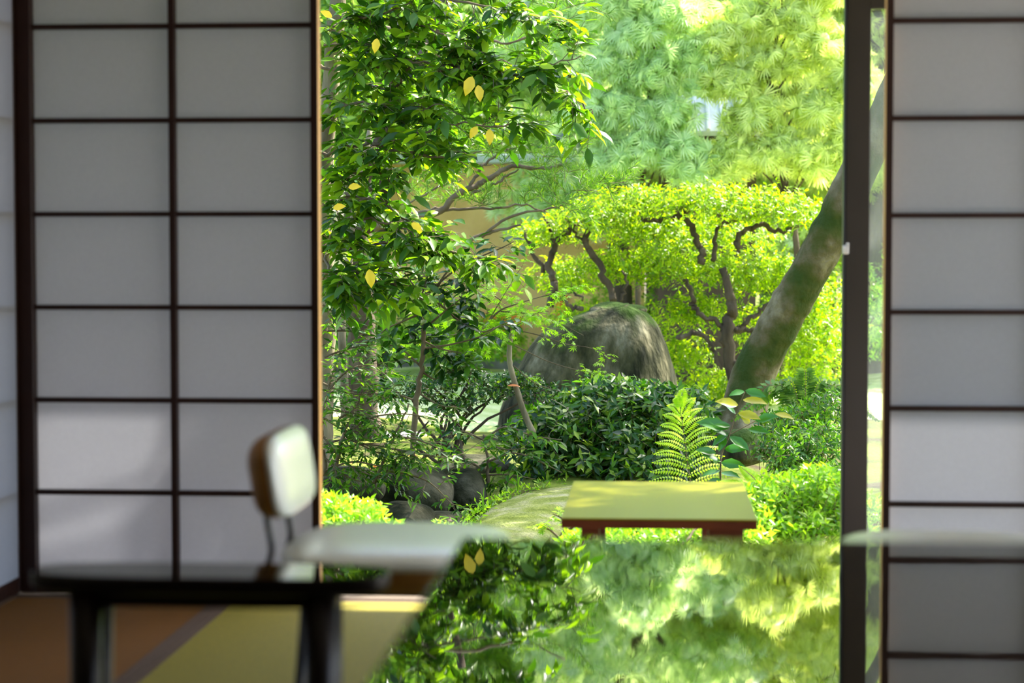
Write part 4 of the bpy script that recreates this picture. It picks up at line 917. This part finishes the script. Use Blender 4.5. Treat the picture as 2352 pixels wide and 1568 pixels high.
def bg_tree(name, label, px, Y, cz, R, m, n, kind, tr=.12, group=None, bark='bark_dark', cat='tree'):
    x = at(px, 700, Y)[0]; t = thing(name, label, cat, (x, Y, GZ), group=group); w = WB()
    top = max(c[2] for c in cz)
    P = trunk(w, [(x, Y, GZ-.05), (x+rng.normal()*.1, Y, GZ+(top-GZ)*.35), (x+rng.normal()*.15, Y, GZ+(top-GZ)*.7), (x+rng.normal()*.1, Y, top)], tr, tr*.35, 12)
    w.build('trunk', M[bark], t, True); w = WB(); lv = WB(); E = []
    for (dx, dy, z) in cz:
        c = np.array([x+dx, Y+dy, z]); k = np.argmin(np.abs(P[:, 2]-(z-.5))); trunk(w, [P[k], (P[k]+c)/2+np.array([0, 0, .15]), c], tr*.3, tr*.1, 6); E.append((c, R))
    if kind == 'spray': crown(lv, w, E, n, .17, SPRAY, 4, .12, .1, .75, .004, .45, .25, droop=.35)
    else: crown(lv, w, E, n, .15, LANCE, 6, .18, .4, .6, .004, .4, .2)
    w.build('branches', M[bark], t, True); lv.build('foliage', M[m], t); return t
specs = [  # name, label, px, Y, spread of crown pieces
 ('cypress_tree', 'pale green weeping cypress at the right behind the bright bush', 1800, 24.5, 'lf_cypress', 'spray', .9, 7.0),
 ('cypress_tree', 'blue-green weeping cypress left of centre behind the camellia tip', 1440, 22.5, 'lf_cypress2', 'spray', .9, 7.0),
 ('cypress_tree', 'yellow-green cypress in the centre above the house roof', 1640, 25.0, 'lf_cypress', 'spray', .9, 7.0),
 ('cypress_tree', 'cypress at the far right partly behind the door post', 2010, 23.5, 'lf_cypress', 'spray', 1.0, 7.4),
 ('cypress_tree', 'tall cypress standing furthest back on the right', 1900, 28.0, 'lf_cypress2', 'spray', 1.0, 7.4),
 ('cypress_tree', 'cypress with a straight grey trunk near the top centre', 1300, 26.5, 'lf_cypress2', 'spray', 1.0, 7.4)]
for nm, lb, px, Y, mm, kd, rr, top in specs:
    cz = []
    for k in range(11):
        z = 1.1+(top-1.5)*k/11; a = k*2.4; cz.append((math.cos(a)*.95, math.sin(a)*.7-.2, z+rng.normal()*.1))
    bg_tree(nm, lb, px, Y, cz, (rr, rr, .60), mm, 3200, kd, .14)
for nm, lb, px, Y, mm, pcs in (('cypress_tree', 'young blue-green cypress left of the tiled hut', 1470, 20.0, 'lf_cypress2', ((1530, 262), (1470, 350), (1420, 250), (1560, 350), (1500, 170), (1600, 385), (1400, 370), (1450, 80), (1540, 20), (1390, 150), (1580, 130), (1480, -60), (1420, 0), (1350, 300))),
        ('cypress_tree', 'young yellow-green cypress right of the tiled hut', 1790, 20.0, 'lf_cypress', ((1725, 272), (1800, 350), (1870, 250), (1700, 360), (1680, 190), (1770, 150), (1660, 375), (1885, 370), (1840, 60), (1740, 40), (1910, 120), (1790, -60), (1890, -20), (1650, 90), (1960, 200), (1960, 330)))):
    cz = []
    for (qx, qy) in pcs: p = at(qx, qy, 19.9); cz.append((p[0]-at(px, 700, Y)[0], p[1]-Y, p[2]))
    bg_tree(nm, lb, px, Y, cz, (.31, .3, .24), mm, 1500, 'spray', .04)
ev = [('evergreen_tree', 'evergreen behind the camellia at the upper left', 900, 26.0), ('evergreen_tree', 'dark evergreen above the ochre wall', 1120, 28.0), ('evergreen_tree', 'evergreen just behind the dark door edge on the left', 700, 23.0), ('evergreen_tree', 'evergreen furthest to the left outside the screen', 420, 22.0),
      ('evergreen_tree', 'evergreen behind the tiled house on its left', 1500, 36.0), ('evergreen_tree', 'evergreen behind the tiled house on its right', 1760, 37.0), ('evergreen_tree', 'evergreen beyond the right door post', 2150, 30.0), ('evergreen_tree', 'evergreen furthest right behind the paper screen', 2450, 27.0), ('evergreen_tree', 'evergreen in the back row at the upper left', 1000, 35.0), ('evergreen_tree', 'evergreen in the back row at the top centre', 1280, 38.0), ('evergreen_tree', 'evergreen in the back row at the right door post', 2000, 38.0), ('evergreen_tree', 'evergreen in the back row at the far left', 700, 34.0)]
for nm, lb, px, Y in ev:
    s = Y/25; cz = []
    for k in range(9):
        a = k*2.4; cz.append((math.cos(a)*1.1*s, math.sin(a)*.8, 2.2+k*(6.5*s)/9))
    cz[0] = (0, -.3, 1.6 if Y > 26 else 2.4)
    bg_tree(nm, lb, px, Y, cz, (1.5*s, 1.2, .95*s), 'lf_back', 4500, 'leaf', .16)
# hedge row along the lawn's far side
for k, (px, Y, lb) in enumerate(((860, 22.5, 'clipped hedge bush behind the thick left trunk'), (1040, 23.2, 'low hedge bush in front of the ochre wall'), (700, 22.0, 'hedge bush by the left screen edge'), (1500, 23.0, 'hedge bush behind the bright azalea tree'), (1720, 22.5, 'hedge bush behind the leaning trunk'), (1950, 21.5, 'hedge bush at the right door post'), (2200, 22.0, 'hedge bush outside behind the right screen'))):
    x = at(px, 800, Y)[0]; t = thing('hedge_bush', lb, 'bush', (x, Y, GZ)); w = WB()
    for j in range(5): trunk(w, [(x+rng.normal()*.1, Y, GZ), (x+rng.normal()*.2, Y, GZ+.4), (x+rng.normal()*.35, Y, GZ+.8)], .02, .008, 6)
    w.build('stems', M['bark_dark'], t, True); lv = WB(); h = .55 if px == 1040 else .95
    crown(lv, None, [((x, Y, GZ+h*.8), (.75, .5, h*.75)), ((x-.5, Y+.1, GZ+h*.6), (.5, .4, h*.55)), ((x+.5, Y, GZ+h*.65), (.5, .4, h*.6))], 900, .07, LANCE, 6, .1, .4, .4); lv.build('foliage', M['lf_azalea' if k % 2 else 'lf_back'], t)
